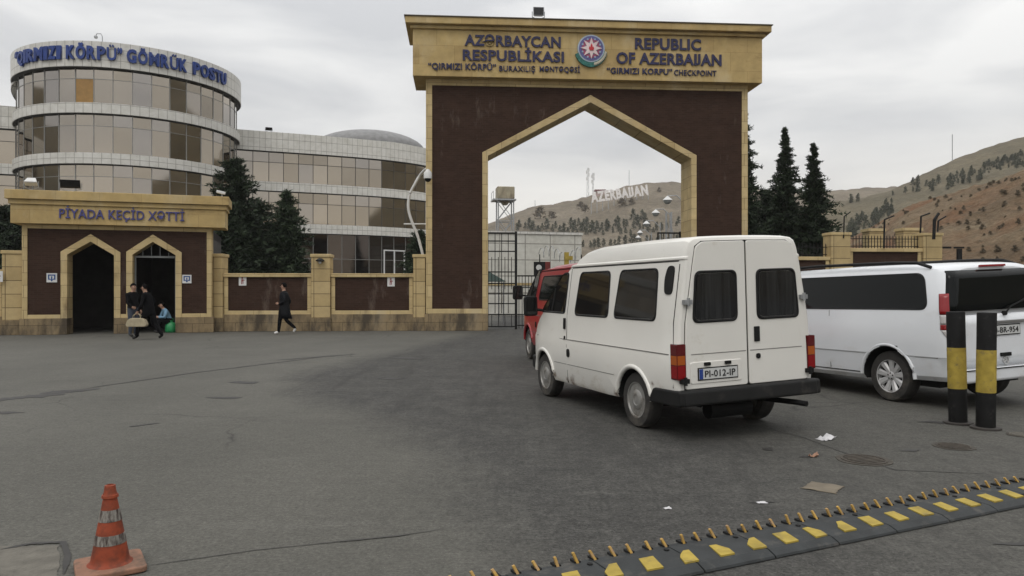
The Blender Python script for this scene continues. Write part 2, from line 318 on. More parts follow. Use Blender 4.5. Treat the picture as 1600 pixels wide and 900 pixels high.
# ------------------------------------------------------------------ ground
def asphalt():
    m, t, p = base_mat('worn_asphalt', .85, 0, .3)
    lt = ramp(t, nnoise(t, .35, 6, .6, (1, .6, 1)), [(.3, (.078, .076, .066)), (.7, (.114, .110, .096))])
    dk = ramp(t, nnoise(t, 2.0, 6, .6), [(.3, (.044, .043, .040)), (.7, (.070, .068, .062))])
    # the newer, coarser lane runs from the spike strip round to the arch
    c = t.nodes.new('ShaderNodeTexCoord'); s = t.nodes.new('ShaderNodeSeparateXYZ'); t.links.new(c.outputs['Object'], s.inputs[0])
    fc = t.nodes.new('ShaderNodeMapRange'); fc.inputs['From Max'].default_value = 40; t.links.new(s.outputs[1], fc.inputs[0])
    P = [(0, -.3), (4, -.45), (6.5, -1.0), (8.5, -1.9), (10.5, -3.6), (13, -4.3), (18, -3.2), (27, -1.5), (40, -1)]
    cv = ramp(t, fc.outputs[0], [(a / 40, ((b + 10) / 20,) * 3) for a, b in P])
    def M(op, a, b):
        n = t.nodes.new('ShaderNodeMath'); n.operation = op
        for i, v in ((0, a), (1, b)):
            if hasattr(v, 'links'): t.links.new(v, n.inputs[i])
            else: n.inputs[i].default_value = v
        return n.outputs[0]
    edge = M('MULTIPLY', M('SUBTRACT', cv, .5), 20)
    wob = M('MULTIPLY', M('SUBTRACT', nnoise(t, .7, 8, .7), .5), 1.5)
    dx = M('SUBTRACT', M('ADD', s.outputs[0], wob), edge)
    mk = ramp(t, M('DIVIDE', dx, 1.0), [(0, (0, 0, 0)), (.9, (1, 1, 1))])
    rx = M('SUBTRACT', M('ADD', s.outputs[0], wob), M('ADD', M('MULTIPLY', s.outputs[1], .10), 1.0))     # lighter, oily ground on the right
    mk2 = ramp(t, M('DIVIDE', rx, 1.5), [(0, (1, 1, 1)), (1, (.45, .45, .45))])
    col = mix(t, mix(t, 1, mk, mk2, 'MULTIPLY'), lt, dk)
    st = nnoise(t, .5, 8, .68, (.5, 1.6, 1)); col = mix(t, ramp(t, st, [(.56, (0, 0, 0)), (.78, (.55, .55, .55))]), col, (.05, .047, .043))
    st = nnoise(t, 1.1, 8, .7, (.3, 1.3, 1)); col = mix(t, ramp(t, st, [(.60, (0, 0, 0)), (.80, (.5, .5, .5))]), col, (.16, .155, .14))
    lane = mix(t, 1, mk, mk2, 'MULTIPLY'); g8 = nnoise(t, 9, 6, .75); col = mix(t, ramp(t, lane, [(0, (.28,) * 3), (1, (.75,) * 3)]), col, ramp(t, g8, [(.32, (.22, .22, .22)), (.7, (.76, .76, .76))]), 'OVERLAY')
    gr = nnoise(t, 38, 5, .85); col = mix(t, ramp(t, lane, [(0, (.55,) * 3), (1, (1.0,) * 3)]), col, ramp(t, gr, [(.33, (.12, .12, .12)), (.68, (.90, .90, .90))]), 'OVERLAY')
    gr2 = nnoise(t, 26, 4, .8); col = mix(t, ramp(t, gr2, [(.62, (0, 0, 0)), (.74, (.55, .55, .55))]), col, (.025, .024, .023))
    ty = nnoise(t, 3.2, 4, .7, (1, .10, 1), dist=.6); col = mix(t, mix(t, 1, ramp(t, ty, [(.52, (0, 0, 0)), (.68, (.6, .6, .6))]), lane, 'MULTIPLY'), col, (.032, .031, .029))
    v = t.nodes.new('ShaderNodeTexVoronoi'); v.inputs['Scale'].default_value = 34; t.links.new(c.outputs['Object'], v.inputs[0])
    chips = ramp(t, v.outputs['Distance'], [(.06, (.5, .5, .5)), (.12, (0, 0, 0))]); col = mix(t, chips, col, (.30, .29, .27))
    # fine cracks
    v2 = t.nodes.new('ShaderNodeTexVoronoi'); v2.feature = 'DISTANCE_TO_EDGE'; v2.inputs['Scale'].default_value = .42
    wv = t.nodes.new('ShaderNodeMixRGB'); wv.inputs[0].default_value = .35; t.links.new(c.outputs['Object'], wv.inputs[1])
    nn = t.nodes.new('ShaderNodeTexNoise'); nn.inputs['Scale'].default_value = 1.1; nn.inputs['Detail'].default_value = 6; t.links.new(c.outputs['Object'], nn.inputs[0]); t.links.new(nn.outputs[1], wv.inputs[2]); t.links.new(wv.outputs[0], v2.inputs[0])
    cm = ramp(t, v2.outputs['Distance'], [(.001, (.7, .7, .7)), (.005, (0, 0, 0))])
    cm = mix(t, 1, cm, ramp(t, nnoise(t, .33, 2), [(.5, (0, 0, 0)), (.62, (1, 1, 1))]), 'MULTIPLY')
    col = mix(t, cm, col, (.022, .021, .02))
    t.links.new(col, p.inputs['Base Color']); bump(t, p, gr, .5, .012); return m
M_ASPH = asphalt()
g = MB(); g.add([(-900, -300, 0), (900, -300, 0), (900, 1500, 0), (-900, 1500, 0)], [(0, 1, 2, 3)])
tag(g.build('ground', M_ASPH), kind='structure')
M_TAR = mat('oil_and_tar', (.030, .028, .026), .6, .3, 6)
M_TARF = mat('faint_tar', (.052, .050, .046), .8, .3, 6)
M_CONC = mat('grey_concrete_patch', (.135, .125, .105), .9, .3, 5, bmp=.4, bs=50, dirt=(.07, .065, .055), dirt_at=.6, dscale=4)
def ribbon(pix, width, m, name, z=.004, jit=.3):
    b = MB(); pts = []
    P = [gnd(*q) for q in pix]
    for i in range(len(P) - 1):
        n = 14
        for j in range(n): pts.append(P[i].lerp(P[i + 1], j / n))
    pts.append(P[-1]); vs = []; k = len(pts)
    for i, p in enumerate(pts):
        d = (pts[min(i + 1, k - 1)] - pts[max(0, i - 1)]).normalized(); n = Vector((-d.y, d.x, 0))
        w1 = width * min(1, 8 * i / k, 8 * (k - 1 - i) / k) * (1 + jit * random.uniform(-1, 1)) + .003; o = n * (noise.noise(p * 2) * width * .6)
        vs += [p + o + n * w1 / 2 + Vector((0, 0, z)), p + o - n * w1 / 2 + Vector((0, 0, z))]
    b.add(vs, [(2 * i, 2 * i + 1, 2 * i + 3, 2 * i + 2) for i in range(k - 1)])
    tag(b.build(name, m), kind='structure')
ribbon([(-40, 628), (60, 618), (150, 606)], .36, M_TAR, 'road_stain', jit=.5)
ribbon([(120, 609), (300, 583), (520, 556)], .06, M_TAR, 'road_crack', z=.005)
ribbon([(430, 563), (560, 553)], .16, M_TARF, 'road_stain', jit=.5)
ribbon([(200, 667), (250, 661)], .06, M_TAR, 'road_crack')
ribbon([(225, 885), (400, 860), (620, 838), (700, 826)], .007, M_TARF, 'road_crack')
ribbon([(520, 848), (640, 836)], .018, M_TARF, 'road_crack', z=.005)
ribbon([(1180, 665), (1260, 685), (1320, 708), (1400, 735), (1560, 741)], .014, M_TARF, 'road_crack')
ribbon([(0, 860), (50, 850), (98, 848), (104, 870), (100, 899)], .03, M_TAR, 'road_crack', z=.006)
def blot(pix, m, name, z=.004, wob=.05, seed=1, kind='structure'):
    P = [gnd(*q) for q in pix]; o = []
    for i in range(len(P)):
        for j in range(8):
            q = P[i].lerp(P[(i + 1) % len(P)], j / 8); o.append(q + Vector((noise.noise(q * 5 + Vector((seed, 0, 0))), noise.noise(q * 5 + Vector((0, seed, 9))), 0)) * wob)
    b = MB(); b.add([(q.x, q.y, z) for q in o], [list(range(len(o)))]); return tag(b.build(name, m), kind=kind)
blot([(-80, 905), (-60, 860), (40, 853), (96, 852), (100, 872), (92, 905)], M_CONC, 'road_patch')
for q in ((0, 645, 40), (350, 622, 30), (1262, 714, 14), (1196, 702, 10), (1420, 705, 22), (1460, 660, 30), (1190, 785, 20), (1590, 850, 40), (380, 598, 26), (610, 592, 20), (640, 560, 30)):
    x, y, r = q; blot([(x - r, y), (x - r * .3, y - 2), (x + r, y - 1), (x + r * .4, y + 2)], M_TAR, 'road_stain', wob=.06, seed=x)

# ------------------------------------------------------------------ main gate
GA = R(4.2); GO = (at(666, 27.38).x, 27.38)
gate = empty('brick_gate', (GO[0], GO[1], 0), GA, 'tall brown brick gateway with pointed arch under a broad yellow stone lintel', 'gateway')
def gl(px, py, yl=0): return hit(GO, GA, yl, px, py)
W = gl(1168, 300)[0]; GD = 1.22
H = 9.42
jl = gl(762, 300)[0]; jr = gl(1080, 300)[0]; spr = (gl(762, 243)[1] + gl(1080, 249)[1]) / 2
ax, az = gl(922.5, 160)
b = MB(); b.prism([(.02, 0), (jl, 0), (jl, spr), (ax, az), (jr, spr), (jr, 0), (W - .02, 0), (W - .02, H), (.02, H)], 0, GD); b.build('wall', M_BRICK, gate)
tw = .20
b = MB(); outer = [(jl - tw, .6), (jl - tw, spr + .13), (ax, az + .27), (jr + tw, spr + .13), (jr + tw, .6)]; inner = [(jl + .01, .6), (jl + .01, spr), (ax, az - .012), (jr - .01, spr), (jr - .01, .6)]
b.strip(outer, inner, -.05, GD + .05); b.build('arch_trim', M_STONE, gate, bevel=.012)
b = MB(); e = .22
for (x0, x1) in ((0, e), (W - e, W)): b.box(x0 - .012, x1, -.035, GD + .035, .64, H - .02)
b.box(e, W - e, -.033, GD + .033, H - .28, H - .022)
b.build('border_trim', M_STONE, gate, bevel=.01)
for (x0, x1) in ((e, jl - tw), (jr + tw, W - e)): b = MB(); b.box(x0, x1, -.033, GD + .033, .64, .82); b.build('base_trim', M_STONE, gate, bevel=.01)
for (x0, x1) in ((-.06, jl + .012), (jr - .012, W + .06)): b = MB(); b.box(x0, x1, -.09, GD + .09, 0, .64); b.build('plinth', M_PLINTH, gate, bevel=.015)
LF = -.40
l0, lz0 = gl(645, 118, LF); l1, lz1 = gl(1191, 130, LF); zb = (lz0 + lz1) / 2; zt = (gl(645, 45, LF)[1] + gl(1191, 59, LF)[1]) / 2
ztop = (gl(630, 22, LF - .3)[1] + gl(1207, 38, LF - .3)[1]) / 2
b = MB(); b.box(l0, l1, LF, GD - LF, zb, zt); b.build('lintel', M_SLAB, gate, bevel=.015)
h3 = ztop - zt
b = MB(); b.box(l0 - .10, l1 + .10, LF - .10, GD - LF + .10, zt + .003, zt + h3 * .32); b.box(l0 - .26, l1 + .26, LF - .26, GD - LF + .26, zt + h3 * .325, zt + h3 * .92)
b.build('cornice', M_SLAB, gate, bevel=.02)
b = MB(); b.box(l0 - .30, l1 + .30, LF - .30, GD - LF + .30, zt + h3 * .925, ztop); b.build('cornice_cap', mat('dark_flashing', (.10, .085, .06), .6), gate)
def sign_line(parent, O, A, yl, s, m, p0, p1, cap_px, depth=.07, bold=.02, space=1.0):
    """one line of raised letters between two photo points on its baseline"""
    x0, z0 = hit(O, A, yl, *p0); x1, z1 = hit(O, A, yl, *p1); c = hit(O, A, yl, p0[0], p0[1] - cap_px)[1] - z0
    zz = (z0 + z1) / 2
    return text_obj('lettering', s, m, x1 - x0, c, Matrix.Translation((x0, yl, zz)), parent, depth, bold, space)
def G(s, p0, p1, cap, bold=.03, m=M_BLUE, d=.045, sp=1.05): sign_line(gate, GO, GA, LF - .002, s, m, p0, p1, cap, d, bold, sp)
G('AZƏRBAYCAN', (726, 70), (876, 75), 16); G('RESPUBLİKASI', (723, 93), (881, 98), 15.8)
G('REPUBLIC', (992, 76), (1095, 79), 16.5); G('OF AZERBAIJAN', (963, 99), (1127, 103), 17)
G('“QIRMIZI KÖRPÜ”', (669, 108), (775, 110), 9.5, .02); G('BURAXILIŞ', (780, 111), (836, 113), 8.5, .004, d=.05); G('MƏNTƏQƏSİ', (843, 112), (906, 114), 8.5, .004, d=.05)
G('“GIRMIZI KORPU”', (948, 115), (1050, 117), 9, .02); G('CHECKPOINT', (1053, 117.5), (1119, 119.5), 8.5, .004, d=.05)
# the round state emblem: eight-pointed star with a flame inside a ringed shield, wheat and oak below
ex, ez = gl(923, 77, LF); er = (gl(944, 77, LF)[0] - gl(902, 77, LF)[0]) / 2
def disc(b, r, y0, y1, cx=ex, cz=ez, n=40): b.prism([(cx + r * math.cos(2 * math.pi * i / n), cz + r * math.sin(2 * math.pi * i / n)) for i in range(n)], y0, y1)
b = MB(); disc(b, er, LF - .10, LF - .002); em = b.build('emblem', mat('emblem_rim', (.35, .42, .50), .4), gate)
b = MB(); disc(b, er * .90, LF - .115, LF - .101); b.build('ring', mat('emblem_blue', (.10, .10, .26), .4), em)
b = MB(); disc(b, er * .70, LF - .125, LF - .116); b.build('ring', mat('emblem_red', (.28, .06, .12), .4), em)
b = MB(); disc(b, er * .46, LF - .130, LF - .1252); b.build('ring', mat('emblem_green', (.08, .20, .22), .4), em)
b = MB()
b.prism([(ex + er * (.80 if i % 2 == 0 else .36) * math.sin(math.pi * i / 8), ez + er * (.80 if i % 2 == 0 else .36) * math.cos(math.pi * i / 8)) for i in range(16)], LF - .15, LF - .131)
b.build('star', mat('emblem_star', (.62, .50, .50), .4), em)
for i in range(8):
    q = math.pi * (i + .5) / 4; b = MB(); disc(b, er * .07, LF - .14, LF - .1165, ex + er * .70 * math.sin(q), ez + er * .70 * math.cos(q), 12); b.build('boss', mat('emblem_boss', (.25, .35, .45), .4) if i == 0 else bpy.data.materials['emblem_boss'], em)
b = MB(); b.prism([(ex + er * x, ez + er * z) for x, z in ((-.13, -.18), (.13, -.18), (.19, -.02), (.13, .12), (.10, .02), (.06, .22), (0, .34), (-.06, .18), (-.10, .02), (-.15, .14), (-.19, -.02))], LF - .17, LF - .151); b.build('flame', mat('emblem_flame', (.42, .02, .03), .4), em)
b = MB(); n = 24; o1 = []; i1 = []
for i in range(n + 1):
    q = R(198) + R(152) * i / n; k = 1.30 - .16 * abs(i / n - .45); o1.append((ex + er * k * math.cos(q), ez + er * k * math.sin(q) - er * .05)); i1.append((ex + er * .93 * math.cos(q), ez + er * .93 * math.sin(q)))
b.strip(o1, i1, LF - .09, LF - .003); b.build('oak_branch', mat('emblem_oak', (.02, .13, .11), .5, .5, 14), em)
b = MB()
for i in range(11):
    q = R(285) + R(62) * i / 10; c = Vector((ex + er * 1.10 * math.cos(q), LF - .10, ez + er * 1.10 * math.sin(q) - .03)); b.ball(c, er * .09, 6, (1, .5, 1.3))
b.build('wheat_ears', mat('emblem_wheat', (.45, .42, .33), .5), em)

# floodlight on the gate top
def floodlight(loc, rz, tilt, label, w=.36, h=.28, m=M_GREYM, group=None):
    o = empty('floodlight', loc, rz, label, 'floodlight', group)
    b = MB(); b.box(-.05, .05, -.05, .05, 0, .02); b.tube([(-w / 2 - .02, 0, .32), (-w / 2 - .02, 0, .12), (0, 0, .02), (w / 2 + .02, 0, .12), (w / 2 + .02, 0, .32)], .016, 6); b.build('bracket', M_GREYM, o)
    T = Matrix.Translation((0, 0, .30)) @ Matrix.Rotation(tilt, 4, 'X')
    b = MB(); b.add([(-w / 2, -.09, -h / 2), (w / 2, -.09, -h / 2), (w / 2, -.09, h / 2), (-w / 2, -.09, h / 2), (-w / 2 + .07, .12, -h / 2 + .06), (w / 2 - .07, .12, -h / 2 + .06), (w / 2 - .07, .12, h / 2 - .06), (-w / 2 + .07, .12, h / 2 - .06)],
          [(0, 1, 2, 3), (4, 7, 6, 5), (0, 4, 5, 1), (1, 5, 6, 2), (2, 6, 7, 3), (3, 7, 4, 0)], T); b.build('housing', m, o, bevel=.012)
    b = MB(); b.box(-w / 2 + .03, w / 2 - .03, -.102, -.092, -h / 2 + .03, h / 2 - .03, T); b.build('lens', M_VGLASS if m != M_WHITE else M_WHITE, o)
    return o
gw = lambda x, y, z: Vector((GO[0] + x * math.cos(GA) - y * math.sin(GA), GO[1] + x * math.sin(GA) + y * math.cos(GA), z))
fx = gl(841, 22, LF)[0]
floodlight(gw(fx, LF - .05, ztop), GA, R(-4), 'grey floodlight standing on the cornice top of the tall gateway', .42, .34)

# ------------------------------------------------------------------ pedestrian gate
PA = math.atan2(1.75, 5.63); PO = (-16.46, 24.75); PW = 5.9
ped = empty('pedestrian_gate', (PO[0], PO[1], 0), PA, 'low brown brick pedestrian gate with two pointed doorways under a yellow stone lintel', 'gate building')
def pl(px, py, yl=0): return hit(PO, PA, yl, px, py)
pz = (pl(40, 349)[1] + pl(330, 357)[1]) / 2
doors = []
for (xa, xb, ap, ys) in ((105, 179, 142, 385), (207, 275, 239, 386)):
    a, c, d = pl(xa, 500)[0], pl(xb, 500)[0], pl(ap, 380); s_ = pl(xa, 398)[1]
    doors.append((a, c, (a + c) / 2 if abs(d[0] - (a + c) / 2) > .3 else d[0], s_, s_ + .47))
poly = [(.02, 0)]
for (a, c, d, s_, q) in doors: poly += [(a, 0), (a, s_), (d, q), (c, s_), (c, 0)]
poly += [(PW - .02, 0), (PW - .02, pz), (.02, pz)]
b = MB(); b.prism(poly, 0, .6); b.build('wall', M_BRICK, ped)
for (a, c, d, s_, q) in doors:
    b = MB(); t_ = .19; b.strip([(a - t_, .55), (a - t_, s_ + .10), (d, q + .25), (c + t_, s_ + .10), (c + t_, .55)], [(a + .01, .55), (a + .01, s_), (d, q - .012), (c - .01, s_), (c - .01, .55)], -.05, .65); b.build('door_trim', M_STONE, ped, bevel=.01)
b = MB(); e = .15
for (x0, x1) in ((-.012, e), (PW - e, PW + .012)): b.box(x0, x1, -.035, .64, .55, pz - .01)
b.box(e, PW - e, -.033, .63, pz - .15, pz - .012)
xs = [e] + [v for (a, c, *_ ) in doors for v in (a - .19, c + .19)] + [PW - e]
b.build('border_trim', M_STONE, ped, bevel=.01)
for i in range(0, 6, 2): b = MB(); b.box(xs[i], xs[i + 1], -.033, .63, .55, .68); b.build('base_trim', M_STONE, ped, bevel=.01)
b = MB(); xs = [-.08] + [v for (a, c, *_ ) in doors for v in (a + .012, c - .012)] + [PW + .08]
for i in range(0, 6, 2): b = MB(); b.box(xs[i], xs[i + 1], -.08, .70, 0, .55); b.build('plinth', M_PLINTH, ped, bevel=.012)
q0, _ = pl(16, 330, -.3); q1, _ = pl(352, 340, -.3)
zf = (pl(16, 320, -.3)[1] + pl(352, 327, -.3)[1]) / 2; zq = (pl(16, 296, -.4)[1] + pl(352, 307, -.4)[1]) / 2
b = MB(); b.box(q0, q1, -.3, 1.0, pz - .005, zf); b.build('lintel', M_SLAB, ped, bevel=.012)
b = MB(); b.box(q0 - .05, q1 + .05, -.36, 1.06, zf + .003, zf + .16); b.box(q0 - .13, q1 + .13, -.45, 1.15, zf + .165, zq); b.build('cornice', M_SLAB, ped, bevel=.015)
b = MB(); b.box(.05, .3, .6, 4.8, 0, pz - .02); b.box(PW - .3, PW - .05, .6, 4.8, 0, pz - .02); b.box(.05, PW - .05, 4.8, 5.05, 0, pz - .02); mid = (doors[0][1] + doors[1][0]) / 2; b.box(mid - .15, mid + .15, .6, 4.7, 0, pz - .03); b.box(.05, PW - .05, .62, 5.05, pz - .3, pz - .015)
b.build('passage_dark_box', mat('dark_passage_lining', (.05, .045, .04), .9), ped)  # roof and closed rear wall added to keep the doorways dark
a, c, d, s_, q = doors[1]
b = MB(); b.box(a + .02, c - .02, .28, .33, s_ - .09, s_ - .02); b.box(a + .02, a + .07, .28, .33, 0, s_ - .09); b.box(c - .07, c - .02, .28, .33, 0, s_ - .09)
for i in range(1, 5):
    xx = a + (c - a) * i / 5; zz = s_ + .47 * (1 - abs(xx - d) / (d - a)) - .03; b.box(xx - .012, xx + .012, .29, .32, s_ - .02, zz)
b.build('transom_frame', mat('grey_door_frame', (.19, .20, .20), .5, .1, 3, .3), ped)
sign_line(ped, PO, PA, -.302, 'PİYADA KEÇİD XƏTTİ', M_VIOLET, (93, 341), (288, 345), 14.5, .05, .012, 1.06)
def emblem_plate(px, py, w, label, O=PO, A=PA):
    x, z = hit(O, A, -.02, px, py)
    o = empty('sign_plate', (O[0] + x * math.cos(A) + .03 * math.sin(A), O[1] + x * math.sin(A) - .03 * math.cos(A), z), A, label, 'sign', 'blue and white square plates by the doorways')
    b = MB(); b.box(-w / 2, w / 2, -.004, .028, -w / 2, w / 2); b.build('panel', M_WHITE, o)
    b = MB(); k = w * .36; t_ = w * .13
    b.box(-k, -k + t_, -.01, -.005, -k * .6, k); b.box(k - t_, k, -.01, -.005, -k * .6, k); b.box(-k + t_, k - t_, -.01, -.005, k - t_, k)
    b.box(-k + t_, -t_, -.01, -.005, -k * .6, -k * .6 + t_); b.box(t_, k - t_, -.01, -.005, -k * .6, -k * .6 + t_)
    b.prism([(-t_ * .5, t_ * 1.2), (t_ * .5, t_ * 1.2), (t_ * .5, -k * .5), (t_ * 1.3, -k * .5), (0, -k * 1.15), (-t_ * 1.3, -k * .5), (-t_ * .5, -k * .5)], -.011, -.0055)
    b.build('symbol', mat('sign_blue', (.02, .07, .22), .4) if 'sign_blue' not in bpy.data.materials else bpy.data.materials['sign_blue'], o)
emblem_plate(81, 434, .31, 'white plate with blue bracket symbol left of both pedestrian doorways')
emblem_plate(292, 436, .30, 'white plate with blue bracket symbol right of the doorway where people stand')
pw = lambda x, y, z: Vector((PO[0] + x * math.cos(PA) - y * math.sin(PA), PO[1] + x * math.sin(PA) + y * math.cos(PA), z))
floodlight(pw(pl(52, 300)[0], -.2, zq), PA, R(60), 'flat white lamp at the left end of the pedestrian gate roof', .38, .24, M_WHITE)
floodlight(pw(pl(112, 300)[0], -.1, zq), PA, R(20), 'dark floodlight tilted on the pedestrian gate roof above the first doorway', .62, .30, M_BLACK)
o = empty('security_camera', pw(pl(348, 300)[0], -.3, zq), PA, 'small white camera on the right end of the pedestrian gate roof', 'camera')
b = MB(); b.tube([(0, 0, 0), (0, 0, .12)], .02, 6); b.build('bracket', M_GREYM, o)
b = MB(); b.box(-.22, .08, -.05, .05, .10, .20, Matrix.Rotation(R(12), 4, 'Y')); b.build('housing', M_WHITE, o, bevel=.015)
b = MB(); b.tube([(-.245, 0, .2), (-.225, 0, .197)], .035, 8); b.build('lens', M_DARK, o)

# ------------------------------------------------------------------ walls beside the gates
def wall_run(name, P, A, w, panels, h, label, plinth=.62, group=None):
    o = empty(name, (P[0], P[1], 0), A, label, 'wall', group)
    b = MB(); b.box(0, w, .06, .40, 0, h - .14); b.build('panel', M_BRICK, o)
    b = MB(); b.box(-.01, w + .01, -.03, .5, h - .14, h); b.build('coping', M_STONE, o, bevel=.015)
    b = MB(); b.box(0, w, -.05, .5, 0, plinth); b.build('plinth', M_PLINTH, o, bevel=.012)
    b = MB()
    for (x0, x1) in panels:
        b.box(x0, x0 + .14, .015, .07, plinth, h - .14); b.box(x1 - .14, x1, .015, .07, plinth, h - .14); b.box(x0 + .14, x1 - .14, .017, .07, plinth, plinth + .14)
    b.build('border_trim', M_STONE, o, bevel=.008); return o
def pillar(P, A, w, h, label, group='stone wall pillars', d=.66):
    o = empty('wall_pillar', (P[0], P[1], 0), A, label, 'pillar', group)
    b = MB(); b.box(0, w, -.10, d - .1, .5, h - .12); b.build('shaft', M_PILLAR, o, bevel=.02)
    b = MB(); b.box(-.03, w + .03, -.13, d - .07, 0, .5); b.build('plinth', M_PLINTH, o, bevel=.012)
    b = MB(); b.box(-.035, w + .035, -.135, d - .065, h - .12, h); b.build('cap', M_STONE, o, bevel=.02); return o
WA = R(3.9); WO = (at(331, 26.95).x, 26.95)
def wl(px, py, yl=0): return hit(WO, WA, yl, px, py)
wp = lambda x, y=0, z=0: Vector((WO[0] + x * math.cos(WA) - y * math.sin(WA), WO[1] + x * math.sin(WA) + y * math.cos(WA), z))
xs = [wl(p, 500)[0] for p in (331, 349, 487, 516.5, 646, 664.5)]
hw = wl(420, 427)[1]; hp = wl(500, 397)[1]
pillar(wp(xs[0]), WA, xs[1] - xs[0], hp, 'stone pillar against the right side of the pedestrian gate')
pillar(wp(xs[2]), WA, xs[3] - xs[2], hp, 'free stone pillar with a small dark lamp, between two brick wall panels')
pillar(wp(xs[4]), WA, xs[5] - xs[4], hp, 'stone pillar tight against the left leg of the tall gateway')
wall_run('brick_wall', wp(xs[1]), WA, xs[2] - xs[1], [(0.02, xs[2] - xs[1] - .02)], hw, 'brick wall panel behind the walking man in the long black coat')
wall_run('brick_wall', wp(xs[3]), WA, xs[4] - xs[3], [(0.02, xs[4] - xs[3] - .02)], hw, 'brick wall panel left of the tall gateway, blackened along its foot')
o = empty('wall_lamp', wp((xs[2] + xs[3]) / 2, -.11, wl(503, 410)[1]), WA, 'small dark lamp on the front of the free wall pillar', 'lamp')
b = MB(); b.lathe([(.09, 0), (.16, .02), (.16, .05), (.05, .13)], 12, Matrix.Translation((0, -.1, .02))); b.build('shade', M_BLACK, o); b = MB(); b.tube([(0, 0, .1), (0, -.1, .1)], .02, 6); b.build('bracket', M_BLACK, o); b = MB(); b.ball((0, -.1, .0), .06, 8); b.build('bulb', M_WHITE, o)
LA = PA
lw = lambda x, y=0: pw(x, y, 0)
pillar(pw(-.65, .25, 0), PA, .6, pl(30, 391)[1], 'stone pillar against the left side of the pedestrian gate')
hl = pl(10, 421, .3)[1]
wall_run('brick_wall', pw(-5.2, .35, 0), PA, 4.5, [(.02, 4.48)], hl, 'brick wall panel at the left edge, left of the pedestrian gate')
def notice(px, py, O, A, label, h=.36, w=.27):
    x, z = hit(O, A, .04, px, py); o = empty('notice_plate', (O[0] + x * math.cos(A) - .05 * math.sin(A), O[1] + x * math.sin(A) + .05 * math.cos(A), z), A, label, 'sign', 'small white notices on the walls')
    b = MB(); b.box(-w / 2, w / 2, -.012, .008, -h / 2, h / 2); b.build('panel', M_WHITE, o)
    b = MB(); m_ = Matrix.Identity(4); b.prism([(.035 * math.cos(i * .7) - .01, .095 + .035 * math.sin(i * .7)) for i in range(9)], -.016, -.013); b.box(-.045, .03, -.016, -.013, -.03, .05); b.box(-.05, -.02, -.016, -.013, -.13, -.03); b.box(.0, .03, -.016, -.013, -.12, -.03); b.box(.032, .07, -.016, -.013, .0, .03)
    b.build('pictogram', mat('notice_print', (.22, .06, .06), .6) if 'notice_print' not in bpy.data.materials else bpy.data.materials['notice_print'], o)
notice(379, 438.5, WO, WA, 'small white notice on the brick wall beside the pedestrian gate')
notice(611, 440, WO, WA, 'small white notice on the brick wall beside the tall gateway')
notice(-3, 432, PO, PA, 'small white notice at the left edge on the wall beyond the pedestrian gate')

# right of the arch
RA = R(4.5); RO = (at(1160, 28.6).x, 28.6)
rl = lambda px, py, yl=0: hit(RO, RA, yl, px, py)
rp = lambda x, y=0, z=0: Vector((RO[0] + x * math.cos(RA) - y * math.sin(RA), RO[1] + x * math.sin(RA) + y * math.cos(RA), z))
xs = [rl(p, 400)[0] for p in (1170, 1297, 1327, 1441, 1470)]
h2 = rl(1380, 388)[1]; h1 = rl(1270, 401)[1]; hp2 = rl(1310, 363)[1]
pillar(rp(xs[1]), RA, xs[2] - xs[1], hp2, 'tall stone pillar beside the conifers, behind the clean white van')
pillar(rp(xs[3]), RA, xs[4] - xs[3], hp2, 'tall stone pillar at the foot of the bare bank, with a cranked post')
wall_run('brick_wall', rp(xs[0]), RA, xs[1] - xs[0], [(.02, xs[1] - xs[0] - .02)], h1, 'low brick wall under the conifers between gateway and tall pillar')
wall_run('brick_wall', rp(xs[2]), RA, xs[3] - xs[2], [(.02, xs[3] - xs[2] - .02)], h2, 'brick wall with railing between the two tall pillars')
def railing(P, A, w, h, label, step=.16):
    o = empty('iron_railing', P, A, label, 'railing', 'black railings on the walls')
    b = MB(); b.box(0, w, -.015, .015, .08, .11); b.box(0, w, -.015, .015, h * .72, h * .72 + .03); b.build('rail', M_BLACK, o)
    b = MB(); n = int(w / step)
    for i in range(n + 1):
        x = w * (i + .3) / (n + .6); b.box(x - .011, x + .011, -.011, .011, 0, h - .06); b.add([(x - .022, 0, h - .06), (x, -.02, h - .06), (x + .022, 0, h - .06), (x, .02, h - .06), (x, 0, h + .03)], [(0, 1, 4), (1, 2, 4), (2, 3, 4), (3, 0, 4), (0, 3, 2, 1)])
    tag(b.build('railing_bars', M_BLACK, o)); return o
railing(rp(xs[0], .25, h1), RA, xs[1] - xs[0], .52, 'black spiked railing on the low wall under the conifers')
railing(rp(xs[2], .25, h2), RA, xs[3] - xs[2], .52, 'black spiked railing between the two tall pillars', .13)
def cranked(px, ypx_b, ypx_k, ypx_t, dxp, Y, label, r=.035):
    o = empty('fence_post', at(px, Y, ypx_b), 0, label, 'post', 'cranked iron posts above the right wall')
    s = Y / F; k = (ypx_b - ypx_k) * s; t_ = (ypx_b - ypx_t) * s; b = MB(); b.tube([(0, 0, 0), (.03, 0, k)], r, 6); b.build('upright', M_BLACK, o)
    b = MB(); b.tube([(.03, 0, k), (dxp * s, 0, t_)], r * .9, 6); b.build('arm', M_BLACK, o)
cranked(1318, 372, 338, 331, 11, 28.8, 'cranked post on the tall pillar beside the conifers', .025)
cranked(1381, 388, 343, 337, 16, 28.95, 'cranked post rising from the middle of the railing')
cranked(1438, 366, 338, 333, 15, 29.3, 'leftmost cranked post of the cluster at the tall pillar by the bank')
cranked(1459, 374, 343, 333, 8, 28.7, 'thick cranked post on the front of the tall pillar by the bank', .06)
cranked(1465, 362, 345, 338, 13, 29.4, 'rightmost cranked post of the cluster at the tall pillar by the bank')
o = empty('vehicle_barrier', rp(rl(1490, 400)[0], .3, 0), RA, 'low dark steel barrier frame right of the last tall pillar', 'barrier')
